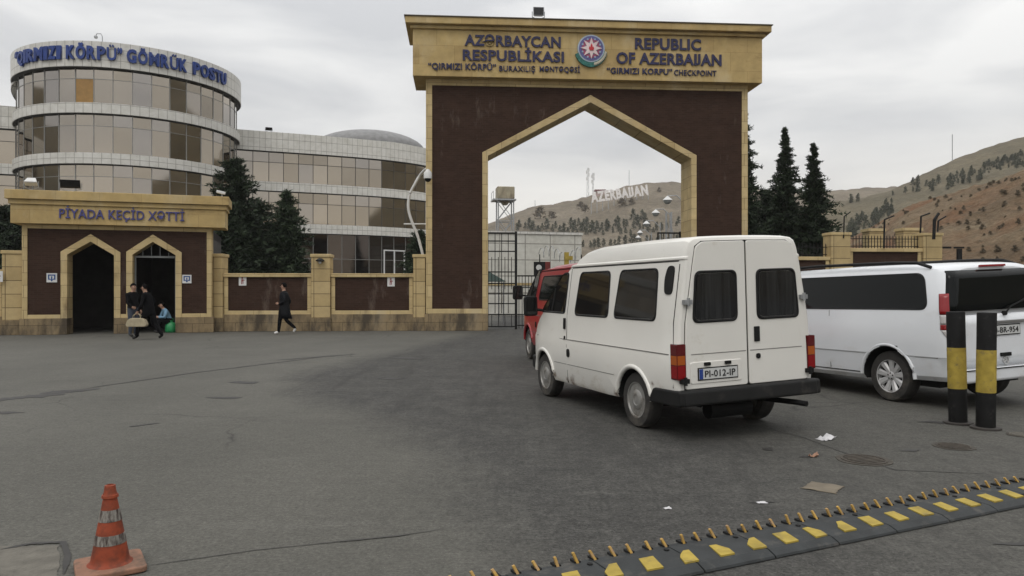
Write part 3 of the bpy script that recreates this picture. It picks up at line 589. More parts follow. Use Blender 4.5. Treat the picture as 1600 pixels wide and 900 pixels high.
for px, n_ in ((1475, 1), (1507, 1)):
    x = rl(px, 400)[0] - rl(1490, 400)[0]; b = MB(); b.box(x - .09, x + .09, -.05, .05, 0, rl(1490, 388)[1]); b.build('post', M_BLACK, o)
b = MB(); x = rl(1458, 400)[0] - rl(1490, 400)[0]; z = rl(1490, 386)[1]; b.box(x, x + .95, -.04, .04, z - .04, z + .03); x = rl(1499, 400)[0] - rl(1490, 400)[0]; b.box(x, x + .4, -.04, .04, z - .04, z + .03); b.build('rail', M_BLACK, o)
for (px0, px1, pyt) in ((1358, 1382, 357), (1411, 1440, 356)):
    Y = 40; x0 = at(px0, Y).x; x1 = at(px1, Y).x; zt_ = at(0, Y, pyt).z
    o = empty('wall_pillar', (x0, Y, 0), 0, 'farther stone pillar seen above the railing, ' + ('left one' if px0 < 1400 else 'right one beside the tall pillar'), 'pillar', 'stone wall pillars')
    b = MB(); b.box(0, x1 - x0, 0, .8, 0, zt_ - .15); b.build('shaft', M_PILLAR, o); b = MB(); b.box(-.06, x1 - x0 + .06, -.06, .86, zt_ - .15, zt_); b.build('cap', M_STONE, o)

# ------------------------------------------------------------------ iron gate leaves in the arch
def iron_leaf(P, A, w, h, label):
    o = empty('iron_gate', P, A, label, 'gate', 'black iron gate leaves in the arch')
    b = MB(); b.box(w - .09, w, -.05, .05, 0, h + .03); b.build('post', M_BLACK, o)
    b = MB(); b.box(0, .05, -.025, .025, .08, h); b.box(.05, w - .09, -.025, .025, h - .06, h)
    for z in (.08, .55, .62 + .35, 1.35, 1.75, 2.2, 3.0, 3.4): b.box(.05, w - .09, -.02, .02, z, z + .045)
    b.build('frame', M_BLACK, o)
    b = MB()
    for i in range(1, 4): x = .05 + (w - .14) * i / 4; b.box(x - .014, x + .014, -.014, .014, .62, h - .06)
    for i in range(4): x = .05 + (w - .14) * (i + .5) / 4; b.box(x - .012, x + .012, -.012, .012, 1.55, 2.8); b.box(x - .012, x + .012, -.012, .012, .12, .55)
    b.build('gate_bars', M_BLACK, o)
ix = gl(764, 300, 1.0)[0]; x1 = gl(808, 300, 1.0)[0]; ht = gl(785, 363, 1.0)[1]
iron_leaf(gw(jl + .02, 1.0, 0), GA, x1 - jl - .02, ht, 'tall black barred gate leaf at the left side of the arch')
iron_leaf(gw(gl(1027, 300, 2)[0] , 2.0, 0), GA, 1.0, gl(1040, 363, 2)[1], 'tall black barred gate leaf at the right side of the arch, behind the van roof')
o = empty('iron_railing', gw(x1 + .02, 1.1, 0), GA, 'shorter black barred fence just right of the tall gate leaf', 'fence')
w_ = 1.6; h_ = gl(822, 430, 1.1)[1]
b = MB(); b.box(0, w_, -.02, .02, .12, .16); b.box(0, w_, -.02, .02, .55, .59); b.box(0, w_, -.02, .02, h_ - .05, h_); b.box(0, w_, -.02, .02, h_ - .5, h_ - .46); b.build('rail', M_BLACK, o)
b = MB()
for i in range(13): x = .06 + i * .125; b.box(x - .011, x + .011, -.011, .011, .02, h_ - .02)
b.build('railing_bars', M_BLACK, o)
# ------------------------------------------------------------------ customs building: round tower
TD = 70.0; TA = R(27.24); TC = Vector((-TD * math.sin(TA), TD * math.cos(TA), 0)); TR = 8.2
tower = empty('office_tower', TC, 0, 'round customs tower with white bands and bronze glass storeys, blue letters round its parapet', 'building')
Ymin = TC.y - TR
zt_ = lambda py: EYE + (HZ - py) / F * Ymin
Zp = [(zt_(105.5), zt_(66), .38), (zt_(177), zt_(161), .28), (zt_(256), zt_(239), .28), (zt_(335), zt_(318), .28)]
def ring(b, r0, r1, z0, z1, n=80): b.lathe([(r0, z0), (r1, z0), (r1, z1), (r0, z1)], n)
for (z0, z1, o_) in Zp:
    b = MB(); b.lathe([(TR - .3, z0 + .05), (TR + o_, z0), (TR + o_, z1), (TR - .3, z1 + .02)], 80); b.build('parapet' if z1 > 19 else 'spandrel_band', M_CLAD_R, tower, smooth=30)
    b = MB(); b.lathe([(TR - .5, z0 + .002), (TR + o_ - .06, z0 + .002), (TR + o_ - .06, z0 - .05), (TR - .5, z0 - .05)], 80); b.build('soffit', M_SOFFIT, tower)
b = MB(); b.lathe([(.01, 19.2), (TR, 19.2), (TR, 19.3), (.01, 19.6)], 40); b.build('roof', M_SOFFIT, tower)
NP = 40
def pane_ring(z0, z1, orange=None, open_=()):
    gb = MB(); mb = MB(); ob = None
    zs = z0 + (z1 - z0) * .70
    for i in range(NP):
        a0, a1 = 2 * math.pi * i / NP, 2 * math.pi * (i + 1) / NP
        for (za, zb_) in ((z0, zs), (zs, z1)):
            j0, j1 = random.uniform(-.009, .009), random.uniform(-.009, .009)
            q = [(TR * math.cos(a0) + j0 * math.cos(a0), TR * math.sin(a0) + j0 * math.sin(a0), za), (TR * math.cos(a1) + j1 * math.cos(a1), TR * math.sin(a1) + j1 * math.sin(a1), za)]
            k = random.uniform(-.006, .006)
            q += [(q[1][0] * (1 + k / 8), q[1][1] * (1 + k / 8), zb_), (q[0][0] * (1 + k / 8), q[0][1] * (1 + k / 8), zb_)]
            if orange == i and za == z0:
                ob = MB(); ob.add([tuple(Vector(p) * 1.0) for p in q], [(0, 1, 2, 3)])
            else: gb.add(q, [(0, 1, 2, 3)])
        m_ = Matrix.Rotation(a0, 4, 'Z'); mb.box(TR - .03, TR + .035, -.03, .03, z0, z1, m_)
        mm = Matrix.Rotation((a0 + a1) / 2, 4, 'Z'); rr = TR * math.cos(math.pi / NP); mb.box(rr - .02, rr + .02, -TR * math.sin(math.pi / NP) + .03, TR * math.sin(math.pi / NP) - .03, zs - .018, zs + .018, mm)
    g_ = gb.build('window_band', M_GLASS, tower); mb.build('mullion', M_MULL, g_)
    if ob: tag(ob.build('window_pane', M_ORANGE, tower), 'orange pane in the top storey')
def az_of(px, TR=TR):  # the pane number where a sight line meets the tower
    k = (px - 800) / F; d = Vector((k, 1, 0)).normalized(); c = d.dot(TC); t_ = c - math.sqrt(TR * TR - (TC.length_squared - c * c)); p = d * t_ - TC
    return math.atan2(p.y, p.x)
op = int(((az_of(136)) % (2 * math.pi)) / (2 * math.pi) * NP)
for k in range(3): pane_ring(Zp[k + 1][1] + .02, Zp[k][0] - .05, op if k == 0 else None)
b = MB(); b.lathe([(TR, 0), (TR, Zp[3][0] - .05)], NP); b.build('ground_storey_glass', M_GLASSD, tower)
# lettering, letter by letter round the parapet
txt = '“QIRMIZI KÖRPÜ” GÖMRÜK POSTU'
wd = {'I': .42, '“': .5, '”': .5, 'M': 1.08, 'Q': 1.02, 'Ö': 1.0, 'O': 1.0, 'G': 1.0, 'T': .8, 'P': .85, 'Z': .8, 'S': .85}
RR = TR + .40; capz = .90; zb0 = EYE + (HZ - 91.5) / F * (TC.y - RR); drafts = []
for word, p0, p1 in (('“QIRMIZI', 26, 97), ('KÖRPÜ”', 104, 192), ('GÖMRÜK', 197, 292), ('POSTU', 300, 352)):
    a0, a1 = az_of(p0, RR) % (2 * math.pi), az_of(p1, RR) % (2 * math.pi); a1 += 2 * math.pi * (a1 < a0); tot = sum(wd.get(c, .92) for c in word); s_ = 0
    for c in word:
        wdt = wd.get(c, .92) / tot * (a1 - a0); mid_ = a0 + s_ + wdt * .5
        M_ = Matrix.Translation((RR * math.cos(mid_), RR * math.sin(mid_), zb0)) @ Matrix.Rotation(mid_ + math.pi / 2, 4, 'Z') @ Matrix.Translation((-wdt * .45 * RR, 0, 0))
        drafts.append(text_obj('lettering', c, M_BLUE2, wdt * .9 * RR, capz, M_, tower, .16, .018 if c == 'Ü' else .045)); s_ += wdt
bm = bmesh.new()
for d in drafts: bm.from_mesh(d.data)
me = bpy.data.meshes.new('lettering'); bm.to_mesh(me); bm.free(); me.materials.append(M_BLUE2)
for d in drafts: bpy.data.objects.remove(d)
lo = lnk(bpy.data.objects.new('lettering', me)); lo.parent = tower
tp = az_of(160); o = empty('security_camera', TC + Vector((TR * math.cos(tp), TR * math.sin(tp), zt_(67))), 0, 'small camera on a hooked pole on the tower roof edge', 'camera')
b = MB(); b.tube([(0, 0, -.2), (0, 0, .55), (-.12, 0, .75), (-.4, 0, .75), (-.48, 0, .6)], .03, 6); b.build('pole', M_GREYM, o); b = MB(); b.ball((-.48, 0, .5), .14, 8); b.build('housing', M_GREYM, o)

# ------------------------------------------------------------------ straight wing and the far-left wing
def wing(name, path, bands, glass, label, step=1.28, roof=True, back=9, seed=3):
    o = empty(name, (path[0][0], path[0][1], 0), 0, label, 'building'); rnd = random.Random(seed)
    P = [Vector((p[0] - path[0][0], p[1] - path[0][1], 0)) for p in path]
    pts = []                                            # even steps along a smooth path
    L_ = [0]
    for i in range(1, len(P)): L_.append(L_[-1] + (P[i] - P[i - 1]).length)
    n = int(L_[-1] / step)
    for k in range(n + 1):
        s = L_[-1] * k / n; i = max(j for j in range(len(L_)) if L_[j] <= s + 1e-6); i = min(i, len(P) - 2); t_ = (s - L_[i]) / (L_[i + 1] - L_[i])
        p0 = P[max(0, i - 1)]; p1, p2 = P[i], P[i + 1]; p3 = P[min(len(P) - 1, i + 2)]
        pts.append(.5 * (2 * p1 + (p2 - p0) * t_ + (2 * p0 - 5 * p1 + 4 * p2 - p3) * t_ ** 2 + (3 * p1 - p0 - 3 * p2 + p3) * t_ ** 3))
    nor = []
    for i in range(n + 1):
        d = (pts[min(i + 1, n)] - pts[max(0, i - 1)]).normalized(); nor.append(Vector((d.y, -d.x, 0)))
    U = Vector((0, 0, 1))
    def slab(z0, z1, out_, inn, nm, m_):
        b = MB(); vs = []
        for p, q in zip(pts, nor): vs += [p + q * out_ + U * z0, p - q * inn + U * z0, p - q * inn + U * z1, p + q * out_ + U * z1]
        fs = [(4 * i + j, 4 * i + 4 + j, 4 * i + 4 + (j + 1) % 4, 4 * i + (j + 1) % 4) for i in range(n) for j in range(4)] + [(0, 1, 2, 3), (4 * n + 3, 4 * n + 2, 4 * n + 1, 4 * n)]
        b.add(vs, fs); b.build(nm, m_, o)
    for k, (z0, z1) in enumerate(bands):
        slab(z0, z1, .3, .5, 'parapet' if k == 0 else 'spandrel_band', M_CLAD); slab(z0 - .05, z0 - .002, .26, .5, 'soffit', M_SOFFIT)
    for (z0, z1, m_, mm) in glass:
        gb = MB(); mb = MB(); zs = z0 + (z1 - z0) * .66
        for i in range(n):
            for (za, zb_) in ((z0, zs), (zs, z1)):
                j = [rnd.uniform(-.007, .007) for _ in range(3)]
                gb.add([pts[i] + nor[i] * j[0] + U * za, pts[i + 1] + nor[i + 1] * j[1] + U * za, pts[i + 1] + nor[i + 1] * (j[1] + j[2]) + U * zb_, pts[i] + nor[i] * (j[0] + j[2]) + U * zb_], [(0, 1, 2, 3)])
            mb.tube([pts[i] + nor[i] * .02 + U * z0, pts[i] + nor[i] * .02 + U * z1], .032, 4)
            mb.tube([pts[i] + nor[i] * .02 + U * zs, pts[i + 1] + nor[i + 1] * .02 + U * zs], .024, 4)
        g_ = gb.build('window_band', m_, o); mb.build('mullion', mm, g_)
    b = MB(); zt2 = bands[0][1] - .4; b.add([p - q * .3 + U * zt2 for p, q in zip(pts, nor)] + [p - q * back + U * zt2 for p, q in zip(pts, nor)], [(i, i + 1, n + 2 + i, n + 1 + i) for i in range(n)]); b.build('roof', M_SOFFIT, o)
    b = MB(); vs = []
    for p, q in zip(pts, nor): vs += [p - q * back, p - q * back + U * zt2]
    b.add(vs, [(2 * i, 2 * i + 2, 2 * i + 3, 2 * i + 1) for i in range(n)]); b.build('rear_wall', M_CLAD, o)
    return o, pts, nor
zz = lambda py, Y: EYE + (HZ - py) / F * Y
Z1 = (zz(244, 69), zz(215, 69)); Z2 = (zz(303.5, 69), zz(290, 69)); Z3 = (zz(366, 69), zz(352, 69))
wg, wpts, wnor = wing('office_wing', [(-25.6, 65.2), (-22.5, 66.5), (-19, 67.9), (-15.2, 69.6), (-12, 71.4), (-9.2, 74), (-7.4, 77.5), (-7, 82)],
     [Z1, Z2, Z3], [(Z2[1], Z1[0] - .05, M_GLASS, M_MULLD), (Z3[1], Z2[0] - .05, M_GLASS, M_MULLD), (0, Z3[0] - .05, M_GLASSD, M_MULL)], 'lower customs wing with white bands and bronze glass, curving away behind the gateway')
# entrance door in the ground storey
k = min(range(len(wpts)), key=lambda i: abs(800 + F * (wpts[i].x - 25.6) / (wpts[i].y + 65.2) - 607)); p, q = wpts[k], wnor[k]
b = MB(); M_ = Matrix.Translation(p + q * .1) @ Matrix.Rotation(math.atan2(q.x, -q.y), 4, 'Z'); zd = zz(392, 71)
for x in (-1.15, -.05, 1.05): b.box(x, x + .12, -.04, .04, 0, zd, M_)
b.box(-1.15, 1.17, -.045, .045, zd, zd + .12, M_); b.build('door_frame', M_WHITE, wg)
wing('office_wing', [(-56, 50), (-50, 53.2), (-46.5, 55.2), (-42, 57.4), (-38.5, 58.8)], [(zz(187, 55), zz(150, 55)), (zz(262, 55), zz(245, 55)), (zz(330, 55), zz(315, 55))], [(zz(245, 55), zz(187, 55) - .05, M_GLASS, M_MULLD), (zz(315, 55), zz(262, 55) - .05, M_GLASS, M_MULLD), (0, zz(330, 55) - .05, M_GLASSD, M_MULL)], 'customs wing at the left edge, joining the round tower', seed=9)
# curved roof fin that sweeps off the tower's left side
b = MB(); vs = []; fs = []; n = 14
for i in range(n + 1):
    t_ = i / n; p = Vector((-TR * .75 - 3.6 * t_, -TR * .62 + .4 * t_ + 5.5 * t_ * t_, 0)); z0 = Zp[0][0] - .9 * t_ ; z1 = Zp[0][1] - 1.7 * t_ * t_
    for (dy, z) in ((0, z0), (1.2, z0), (1.2, z1), (0, z1)): vs.append(p + Vector((.3 * dy, dy, z)))
fs = [(4 * i + j, 4 * i + 4 + j, 4 * i + 4 + (j + 1) % 4, 4 * i + (j + 1) % 4) for i in range(n) for j in range(4)] + [(0, 1, 2, 3), (4 * n + 3, 4 * n + 2, 4 * n + 1, 4 * n)]
b.add(vs, fs); b.build('roof_fin', M_CLAD, tower)
dm = empty('roof_dome', at(577, 82), 0, 'low grey dome rising behind the roof of the customs wing', 'dome')
b = MB(); zt0 = zz(207.5, 82); rd = 6.2; b.lathe([(rd, zt0 - 2.6)] + [(rd * math.cos(R(a)), zt0 - 2.1 + 2.1 * math.sin(R(a))) for a in range(0, 90, 9)] + [(.01, zt0)], 40); b.build('dome_shell', mat('grey_dome_metal', (.20, .20, .20), .6, .2, 2), dm, smooth=60)
b = MB(); b.lathe([(rd + .1, 0), (rd + .1, zt0 - 2.1), (.01, zt0 - 2.1)], 40); b.build('drum', M_CLAD, dm); b = MB(); b.lathe([(.3, zt0 - .1), (.3, zt0 + .15), (.05, zt0 + .3)], 12); b.build('finial', M_GREYM, dm)
o = floodlight(Vector((wpts[3].x - 25.6, wpts[3].y + 65.2, Z1[1])), .3, R(10), 'tiny dark floodlight on the parapet of the customs wing', .6, .3, M_BLACK)

# curved white camera mast by the gate's left edge
mo = empty('camera_mast', at(667, 28.6), 0, 'bowed white mast with a dome camera at the left edge of the gateway', 'mast')
P0_ = [at(661, 28.6, 400), at(653, 28.6, 370), at(643, 28.6, 345), at(638, 28.6, 325), at(640, 28.6, 305), at(648, 28.6, 288), at(657, 28.6, 273), at(666, 28.0, 264)]
P = []
for i in range(len(P0_) - 1):
    a_, b_, c_, d_ = P0_[max(0, i - 1)], P0_[i], P0_[i + 1], P0_[min(len(P0_) - 1, i + 2)]
    for j in range(5): t_ = j / 5; P.append(.5 * (2 * b_ + (c_ - a_) * t_ + (2 * a_ - 5 * b_ + 4 * c_ - d_) * t_ ** 2 + (3 * b_ - a_ - 3 * c_ + d_) * t_ ** 3))
P.append(P0_[-1])
M0 = Matrix.Translation(-Vector(mo.location)); b = MB(); b.tube(P, .055, 8, M0); b.build('pole', M_WHITE, mo, smooth=60)
b = MB(); b.tube([at(631, 28.6, 350), at(668, 28.6, 350)], .03, 6, M0); b.build('cross_arm', M_WHITE, mo)
c = at(668.5, 26.9, 274); b = MB(); b.lathe([(.05, .22), (.09, .16), (.15, .1), (.15, -.12)], 14, M0 @ Matrix.Translation(c)); b.tube([at(666, 28.0, 264), at(668.5, 26.9, 266)], .035, 6, M0); cc = b.build('camera_housing', M_WHITE, mo, smooth=50)
b = MB(); b.ball(c + Vector((0, 0, -.13)), .12, 12); [None for _ in (0,)]; b.v = [tuple(M0 @ Vector(p)) for p in b.v]; b.build('camera_dome', M_TINT, cc, smooth=60)

# ------------------------------------------------------------------ hills
def hill_mat(name, a, b_, c_, sc=.05, soil=None):
    m, t, p = base_mat(name, .95, 0, .15)
    col = ramp(t, nnoise(t, sc, 9, .68, (1, 1, 2)), [(.3, a), (.52, b_), (.72, c_)])
    if soil: col = mix(t, ramp(t, nnoise(t, sc * .5, 6, .65), [(.42, (0, 0, 0)), (.58, (1, 1, 1))]), col, soil)
    col = mix(t, .6, col, ramp(t, nnoise(t, sc * 14, 6, .75), [(.3, (.25, .25, .25)), (.7, (.75, .75, .75))]), 'OVERLAY')
    col = mix(t, ramp(t, nnoise(t, sc * 9, 5, .75), [(.60, (0, 0, 0)), (.70, (.75, .75, .75))]), col, (.05, .048, .032))
    col = mix(t, ramp(t, nnoise(t, sc * 3, 8, .8, (.5, .5, 5)), [(.55, (0, 0, 0)), (.66, (.6, .6, .6))]), col, (.085, .07, .05))
    col = mix(t, ramp(t, nnoise(t, sc * 2.2, 8, .75, (.4, .4, 6)), [(.60, (0, 0, 0)), (.68, (.5, .5, .5))]), col, (.30, .26, .20))
    t.links.new(col, p.inputs['Base Color']); bump(t, p, nnoise(t, sc * 10, 8, .7), .8, 1.0); return m
M_HFAR = hill_mat('dry_hill_grass', (.105, .090, .066), (.165, .138, .102), (.225, .192, .145), .035)
M_HMID = hill_mat('dry_brown_hillside', (.085, .076, .050), (.135, .115, .076), (.195, .165, .11), .05)
M_BANK = hill_mat('bare_soil_bank', (.15, .105, .066), (.21, .155, .098), (.28, .23, .15), .16, (.20, .11, .06))
class Hill:
    def __init__(s, ridge, dr, df, zf, amp, ease, seed): s.r = ridge; s.dr, s.df, s.zf, s.amp, s.e, s.seed = dr, df, zf, amp, ease, seed
    def f(s, v, px): return v if not isinstance(v, list) else float(np.interp(px, [q[0] for q in v], [q[1] for q in v]))
    def pt(s, px, t):
        """t: 0 at the foot, 1 on the ridge, up to 2 down the far side"""
        Yr, Yf = s.f(s.dr, px), s.f(s.df, px); zr = EYE + (HZ - s.f(s.r, px)) / F * Yr; Y = Yf + (Yr - Yf) * t
        p = at(px, Y)
        if t <= 1: z = s.zf + (zr - s.zf) * t ** s.e
        else: z = zr - (zr + 4) * ((t - 1) ** 1.7)
        q = Vector((p.x, p.y, 0)) / (s.amp * 9) + Vector((s.seed, 0, 0)); k = min(1, t * 4) * (min(1, abs(1 - t) * 3 + .06))
        z += s.amp * k * (noise.fractal(q, .9, 2.1, 6)) + s.amp * .17 * noise.fractal(q * 9, .8, 2.1, 4) * min(1, t * 4)
        return Vector((p.x, p.y, z))
    def mesh(s, name, px0, px1, n, m, mat_, tmax=1.8):
        b = MB(); vs = []
        for j in range(m + 1):
            for i in range(n + 1): vs.append(s.pt(px0 + (px1 - px0) * i / n, tmax * j / m))
        b.add(vs, [(j * (n + 1) + i, j * (n + 1) + i + 1, (j + 1) * (n + 1) + i + 1, (j + 1) * (n + 1) + i) for j in range(m) for i in range(n)])
        o = b.build(name, mat_, smooth=180); return tag(o, kind='structure')
def added_side_hill(x0, x1, y0, y1, top, seed):
    """unseen hill added out of frame so the office glass mirrors something dark"""
    b = MB(); n, m = 60, 24; vs = []
    for j in range(m + 1):
        for i in range(n + 1):
            u, v = i / n, j / m; x = x0 + (x1 - x0) * v; y = y0 + (y1 - y0) * u; q = Vector((x, y, 0)) / 60 + Vector((seed, 0, 0))
            vs.append((x, y, -1 + top * math.sin(math.pi * min(1, v * .75)) ** 1.2 * math.sin(math.pi * (.06 + .88 * u)) ** .6 * (1 + .3 * noise.fractal(q, .9, 2, 5))))
    b.add(vs, [(j * (n + 1) + i, j * (n + 1) + i + 1, (j + 1) * (n + 1) + i + 1, (j + 1) * (n + 1) + i) for j in range(m) for i in range(n)]); tag(b.build('added_side_hill', M_HMID, smooth=180), kind='structure')
added_side_hill(110, 330, -120, 140, 84, 5); added_side_hill(-125, -330, -160, 90, 66, 8)  # both added only to darken the panes facing left and right
HF = Hill([(300, 420), (560, 400), (700, 372), (765, 350), (800, 334), (835, 322), (870, 318), (905, 311), (925, 305), (955, 300), (975, 291), (1010, 285.5), (1040, 284), (1070, 286), (1170, 296), (1300, 299), (1345, 294), (1400, 292), (1500, 290), (1700, 280)], 400, 130, -1.5, 5, 1.25, 3)
HF.mesh('far_hill', 300, 1700, 200, 90, M_HFAR)
HM = Hill([(1150, 330), (1250, 320), (1340, 311), (1380, 300), (1400, 294), (1430, 278), (1470, 258), (1500, 244), (1550, 227), (1600, 212), (1700, 185), (1900, 150), (2300, 130)], 250, 95, -1.5, 3.5, 1.1, 11)
HM.mesh('mid_hill', 1180, 2300, 150, 80, M_HMID)
HB = Hill([(1250, 412), (1310, 382), (1340, 366), (1369, 350), (1424, 320), (1490, 300), (1531, 288), (1600, 267), (1700, 240), (1900, 205), (2400, 190)], [(1250, 95), (1369, 85), (1490, 70), (1600, 60), (1900, 48), (2400, 40)], [(1250, 60), (1400, 38), (1480, 32.5), (1600, 31.5), (2400, 24)], -.5, 1.15, .85, 21)
HB.mesh('soil_bank', 1250, 2400, 190, 110, M_BANK, 1.7)

# ------------------------------------------------------------------ trees
def conifer(name, loc, h, r, seed, label, group, m=M_CONIF, nb=260, droop=.25, power=.75, low=.06, leafs=.34, steps=8, ragged=.35, lean=0):
    rnd = np.random.default_rng(seed); o = empty(name, loc, rnd.uniform(0, 6), label, 'tree', group)
    b = MB(); b.tube([(0, 0, -.2), (.02, .02, h * .5), (lean * .5, 0, h * .97)], h * .022 + .04, 7, r2=.02); b.build('trunk', M_BARK, o)
    vs = []; fs = []; br = MB()
    for i in range(nb):
        t_ = low + (1 - low) * (i + rnd.uniform()) / nb; t_ = min(t_, .995)
        Ln = r * ((1 - t_) ** power) * rnd.uniform(1 - ragged, 1 + ragged * .6) * (1.3 if i % 9 == 0 else 1) + .07; q = rnd.uniform(0, 2 * math.pi)
        up_ = (t_ - .45) * .9 - droop * rnd.uniform(.2, 1); base = Vector((lean * t_ * .5, 0, t_ * h)); d = Vector((math.cos(q), math.sin(q), up_)).normalized()
        if i % 5 == 0: br.tube([base, base + d * Ln * .9], .03, 4, r2=.01)
        for j in range(1, steps + 1):
            s = j / steps; c = base + d * (Ln * s) + Vector((0, 0, -droop * Ln * .35 * s * s)); sp = leafs * (1.15 - .55 * s) * (.42 + .58 * min(1, 2.2 * (1 - t_)))
            for k in range(5):
                e = (d * rnd.uniform(.2, 1.2) + Vector(rnd.normal(0, .55, 3)) + Vector((0, 0, rnd.uniform(-.3, .45)))).normalized() * sp * rnd.uniform(.6, 1.3)
                wv = e.cross(Vector(rnd.normal(0, 1, 3))).normalized() * sp * rnd.uniform(.13, .26); cc_ = c + Vector(rnd.normal(0, .12, 3)) * sp * 2
                n_ = len(vs); vs += [cc_ - wv, cc_ + wv, cc_ + e]; fs.append((n_, n_ + 1, n_ + 2))
    cb = MB(); cb.add(vs, fs); cb.build('crown', m, o, fix=False); br.build('branches', M_BARK, o); return o
g_ = 'dark conifers behind the walls'
def zrel(py, Y): return EYE + (HZ - py) / F * Y
conifer('spruce_tree', at(1163, 38), zrel(172, 38), 2.1, 1, 'dark spruce half hidden by the right edge of the gateway', g_, leafs=.36, ragged=.65, power=1.0)
conifer('spruce_tree', at(1226, 38), zrel(200, 38), 2.2, 2, 'tall dark spruce with the highest tip, right of the gateway', g_, nb=300, leafs=.34, power=1.05, ragged=.6, steps=9)
conifer('spruce_tree', at(1276, 37), zrel(226, 37), 2.0, 3, 'dark spruce with a forked tip, rightmost beside the bank', g_, nb=280, leafs=.34, ragged=.7, power=.95, lean=-.5, steps=9)
conifer('spruce_tree', at(1196, 42), zrel(300, 42), 2.6, 4, 'shorter dark conifer filling the gap between the taller spruces', g_, nb=260, leafs=.45, power=.45)
conifer('spruce_tree', at(1250, 41), zrel(330, 41), 3.0, 5, 'low dark conifer in front of the two right spruces', g_, nb=260, leafs=.45, power=.4)
conifer('pine_tree', at(367, 36), zrel(250, 36), 2.3, 6, 'big dark pine rising between the pedestrian gate and the round tower', g_, nb=330, leafs=.5, power=.5, ragged=.5)
conifer('pine_tree', at(398, 38), zrel(318, 38), 2.6, 7, 'broad dark pine right behind the wall, left of the pointed one', g_, nb=260, leafs=.5, power=.38, ragged=.4)
conifer('pine_tree', at(448, 37), zrel(300, 37), 1.55, 8, 'pointed grey green pine in front of the wing windows', g_, m=M_PINE, nb=260, leafs=.42, power=.55, ragged=.55)
conifer('pine_tree', at(345, 34), zrel(330, 34), 1.9, 9, 'dark pine pressed against the right side of the pedestrian gate', g_, nb=260, leafs=.5, power=.38)
conifer('pine_tree', at(430, 40), zrel(358, 40), 2.3, 10, 'low dark pine under the pointed grey green one', g_, nb=260, leafs=.5, power=.34)
conifer('pine_tree', at(655, 36), zrel(362, 36), 1.1, 12, 'small bushy pine squeezed against the left edge of the gateway', g_, m=M_PINE, nb=160, leafs=.36, power=.4)
conifer('pine_tree', at(8, 36), zrel(325, 36), 1.9, 13, 'dark pine at the left edge behind the wall', g_, nb=260, leafs=.5, power=.4)
conifer('pine_tree', at(-30, 34), zrel(360, 34), 2.0, 14, 'dark pine cut by the left edge of the view', g_, nb=200, leafs=.5, power=.4)
# young pines planted on the hillsides: one small tree, many individuals
def small_pine(kind, h, r, seed, m, nb=34):
    rnd = np.random.default_rng(seed); vs = []; fs = []
    for i in range(nb):
        t_ = .08 + .92 * (i + .5) / nb; Ln = r * (1 - t_) ** .6 * rnd.uniform(.7, 1.2) + .05; q = rnd.uniform(0, 6.28)
        for k in range(9):
            s = rnd.uniform(.2, 1); c = Vector((math.cos(q) * Ln * s, math.sin(q) * Ln * s, t_ * h)) + Vector(rnd.normal(0, .12, 3)) * r
            e = Vector(rnd.normal(0, 1, 3)) * r * .22 + Vector((math.cos(q), math.sin(q), .3)) * r * .22; wv = e.cross(Vector(rnd.normal(0, 1, 3))).normalized() * r * .12
            n_ = len(vs); vs += [c - wv, c + wv, c + e]; fs.append((n_, n_ + 1, n_ + 2))
    b = MB(); b.add(vs, fs); b.m = [0] * len(fs)
    b.cur = 1; b.tube([(0, 0, -.4), (0, 0, h * .7)], r * .06, 5); return b.build(kind, [m, M_BARK], fix=False)
def plant(proto, p, s, label, cat, group, first=[]):
    o = proto.copy(); lnk(o); o.location = p; o.scale = (s * random.uniform(.85, 1.15),) * 2 + (s,); o.rotation_euler = (0, 0, random.uniform(0, 6)); return tag(o, label, cat, group)
protos = [small_pine('hill_pine', 6, 1.9, 40 + i, M_HPINE) for i in range(3)]
dryp = small_pine('dry_bush', 4, 2.6, 50, M_SHRUB, 24)
def t_at(H_, px, py):
    best = min((abs(HZ - F * (H_.pt(px, i / 160).z - EYE) / H_.pt(px, i / 160).y - py), i / 160) for i in range(4, 161)); return best[1]
rnd = random.Random(4)
spots = []
for px in range(838, 1075, 7): spots.append((HF, px + rnd.uniform(-2, 2), np.interp(px, [838, 900, 980, 1075], [374, 366, 364, 352]) + rnd.uniform(-4, 4), rnd.uniform(.3, .6)))
for px in range(806, 1010, 7): spots.append((HF, px + rnd.uniform(-2, 2), np.interp(px, [806, 860, 930, 1010], [362, 361, 356, 346]) + rnd.uniform(-6, 6), rnd.uniform(.45, .8)))
for px in range(905, 1075, 8): spots.append((HF, px + rnd.uniform(-2, 2), np.interp(px, [905, 1075], [388, 378]) + rnd.uniform(-3, 3), rnd.uniform(.35, .55)))
lab = 'young pine planted in a row on the far dry hill, seen through the arch'
for H_, px, py, s in spots: plant(protos[rnd.randrange(3)], H_.pt(px, t_at(H_, px, py)), s, lab, 'tree', 'young pines on the far hill')
lab = 'grey green pine on the right hillside'
for k in range(200):
    u = rnd.random()
    if k < 55: px = 1325 + 70 * u; py = np.interp(px, [1325, 1395], [366, 326]) + rnd.uniform(-10, 12)
    elif k < 65: px = 1425 + 42 * u; py = 292 + rnd.uniform(-6, 8)
    elif k < 71: px = rnd.choice([1392, 1404, 1340, 1325, 1430, 1410]) + 5 * u; py = np.interp(px, [1325, 1430], [318, 300])
    else: px = 1480 + 150 * u; py = np.interp(px, [1480, 1550, 1630], [291, 268, 244]) + rnd.uniform(-13, 9)
    plant(protos[rnd.randrange(3)], HM.pt(px, t_at(HM, px, py)), rnd.uniform(.20, .5) if k < 71 else rnd.uniform(.14, .34), lab, 'tree', 'pines on the right hillside')
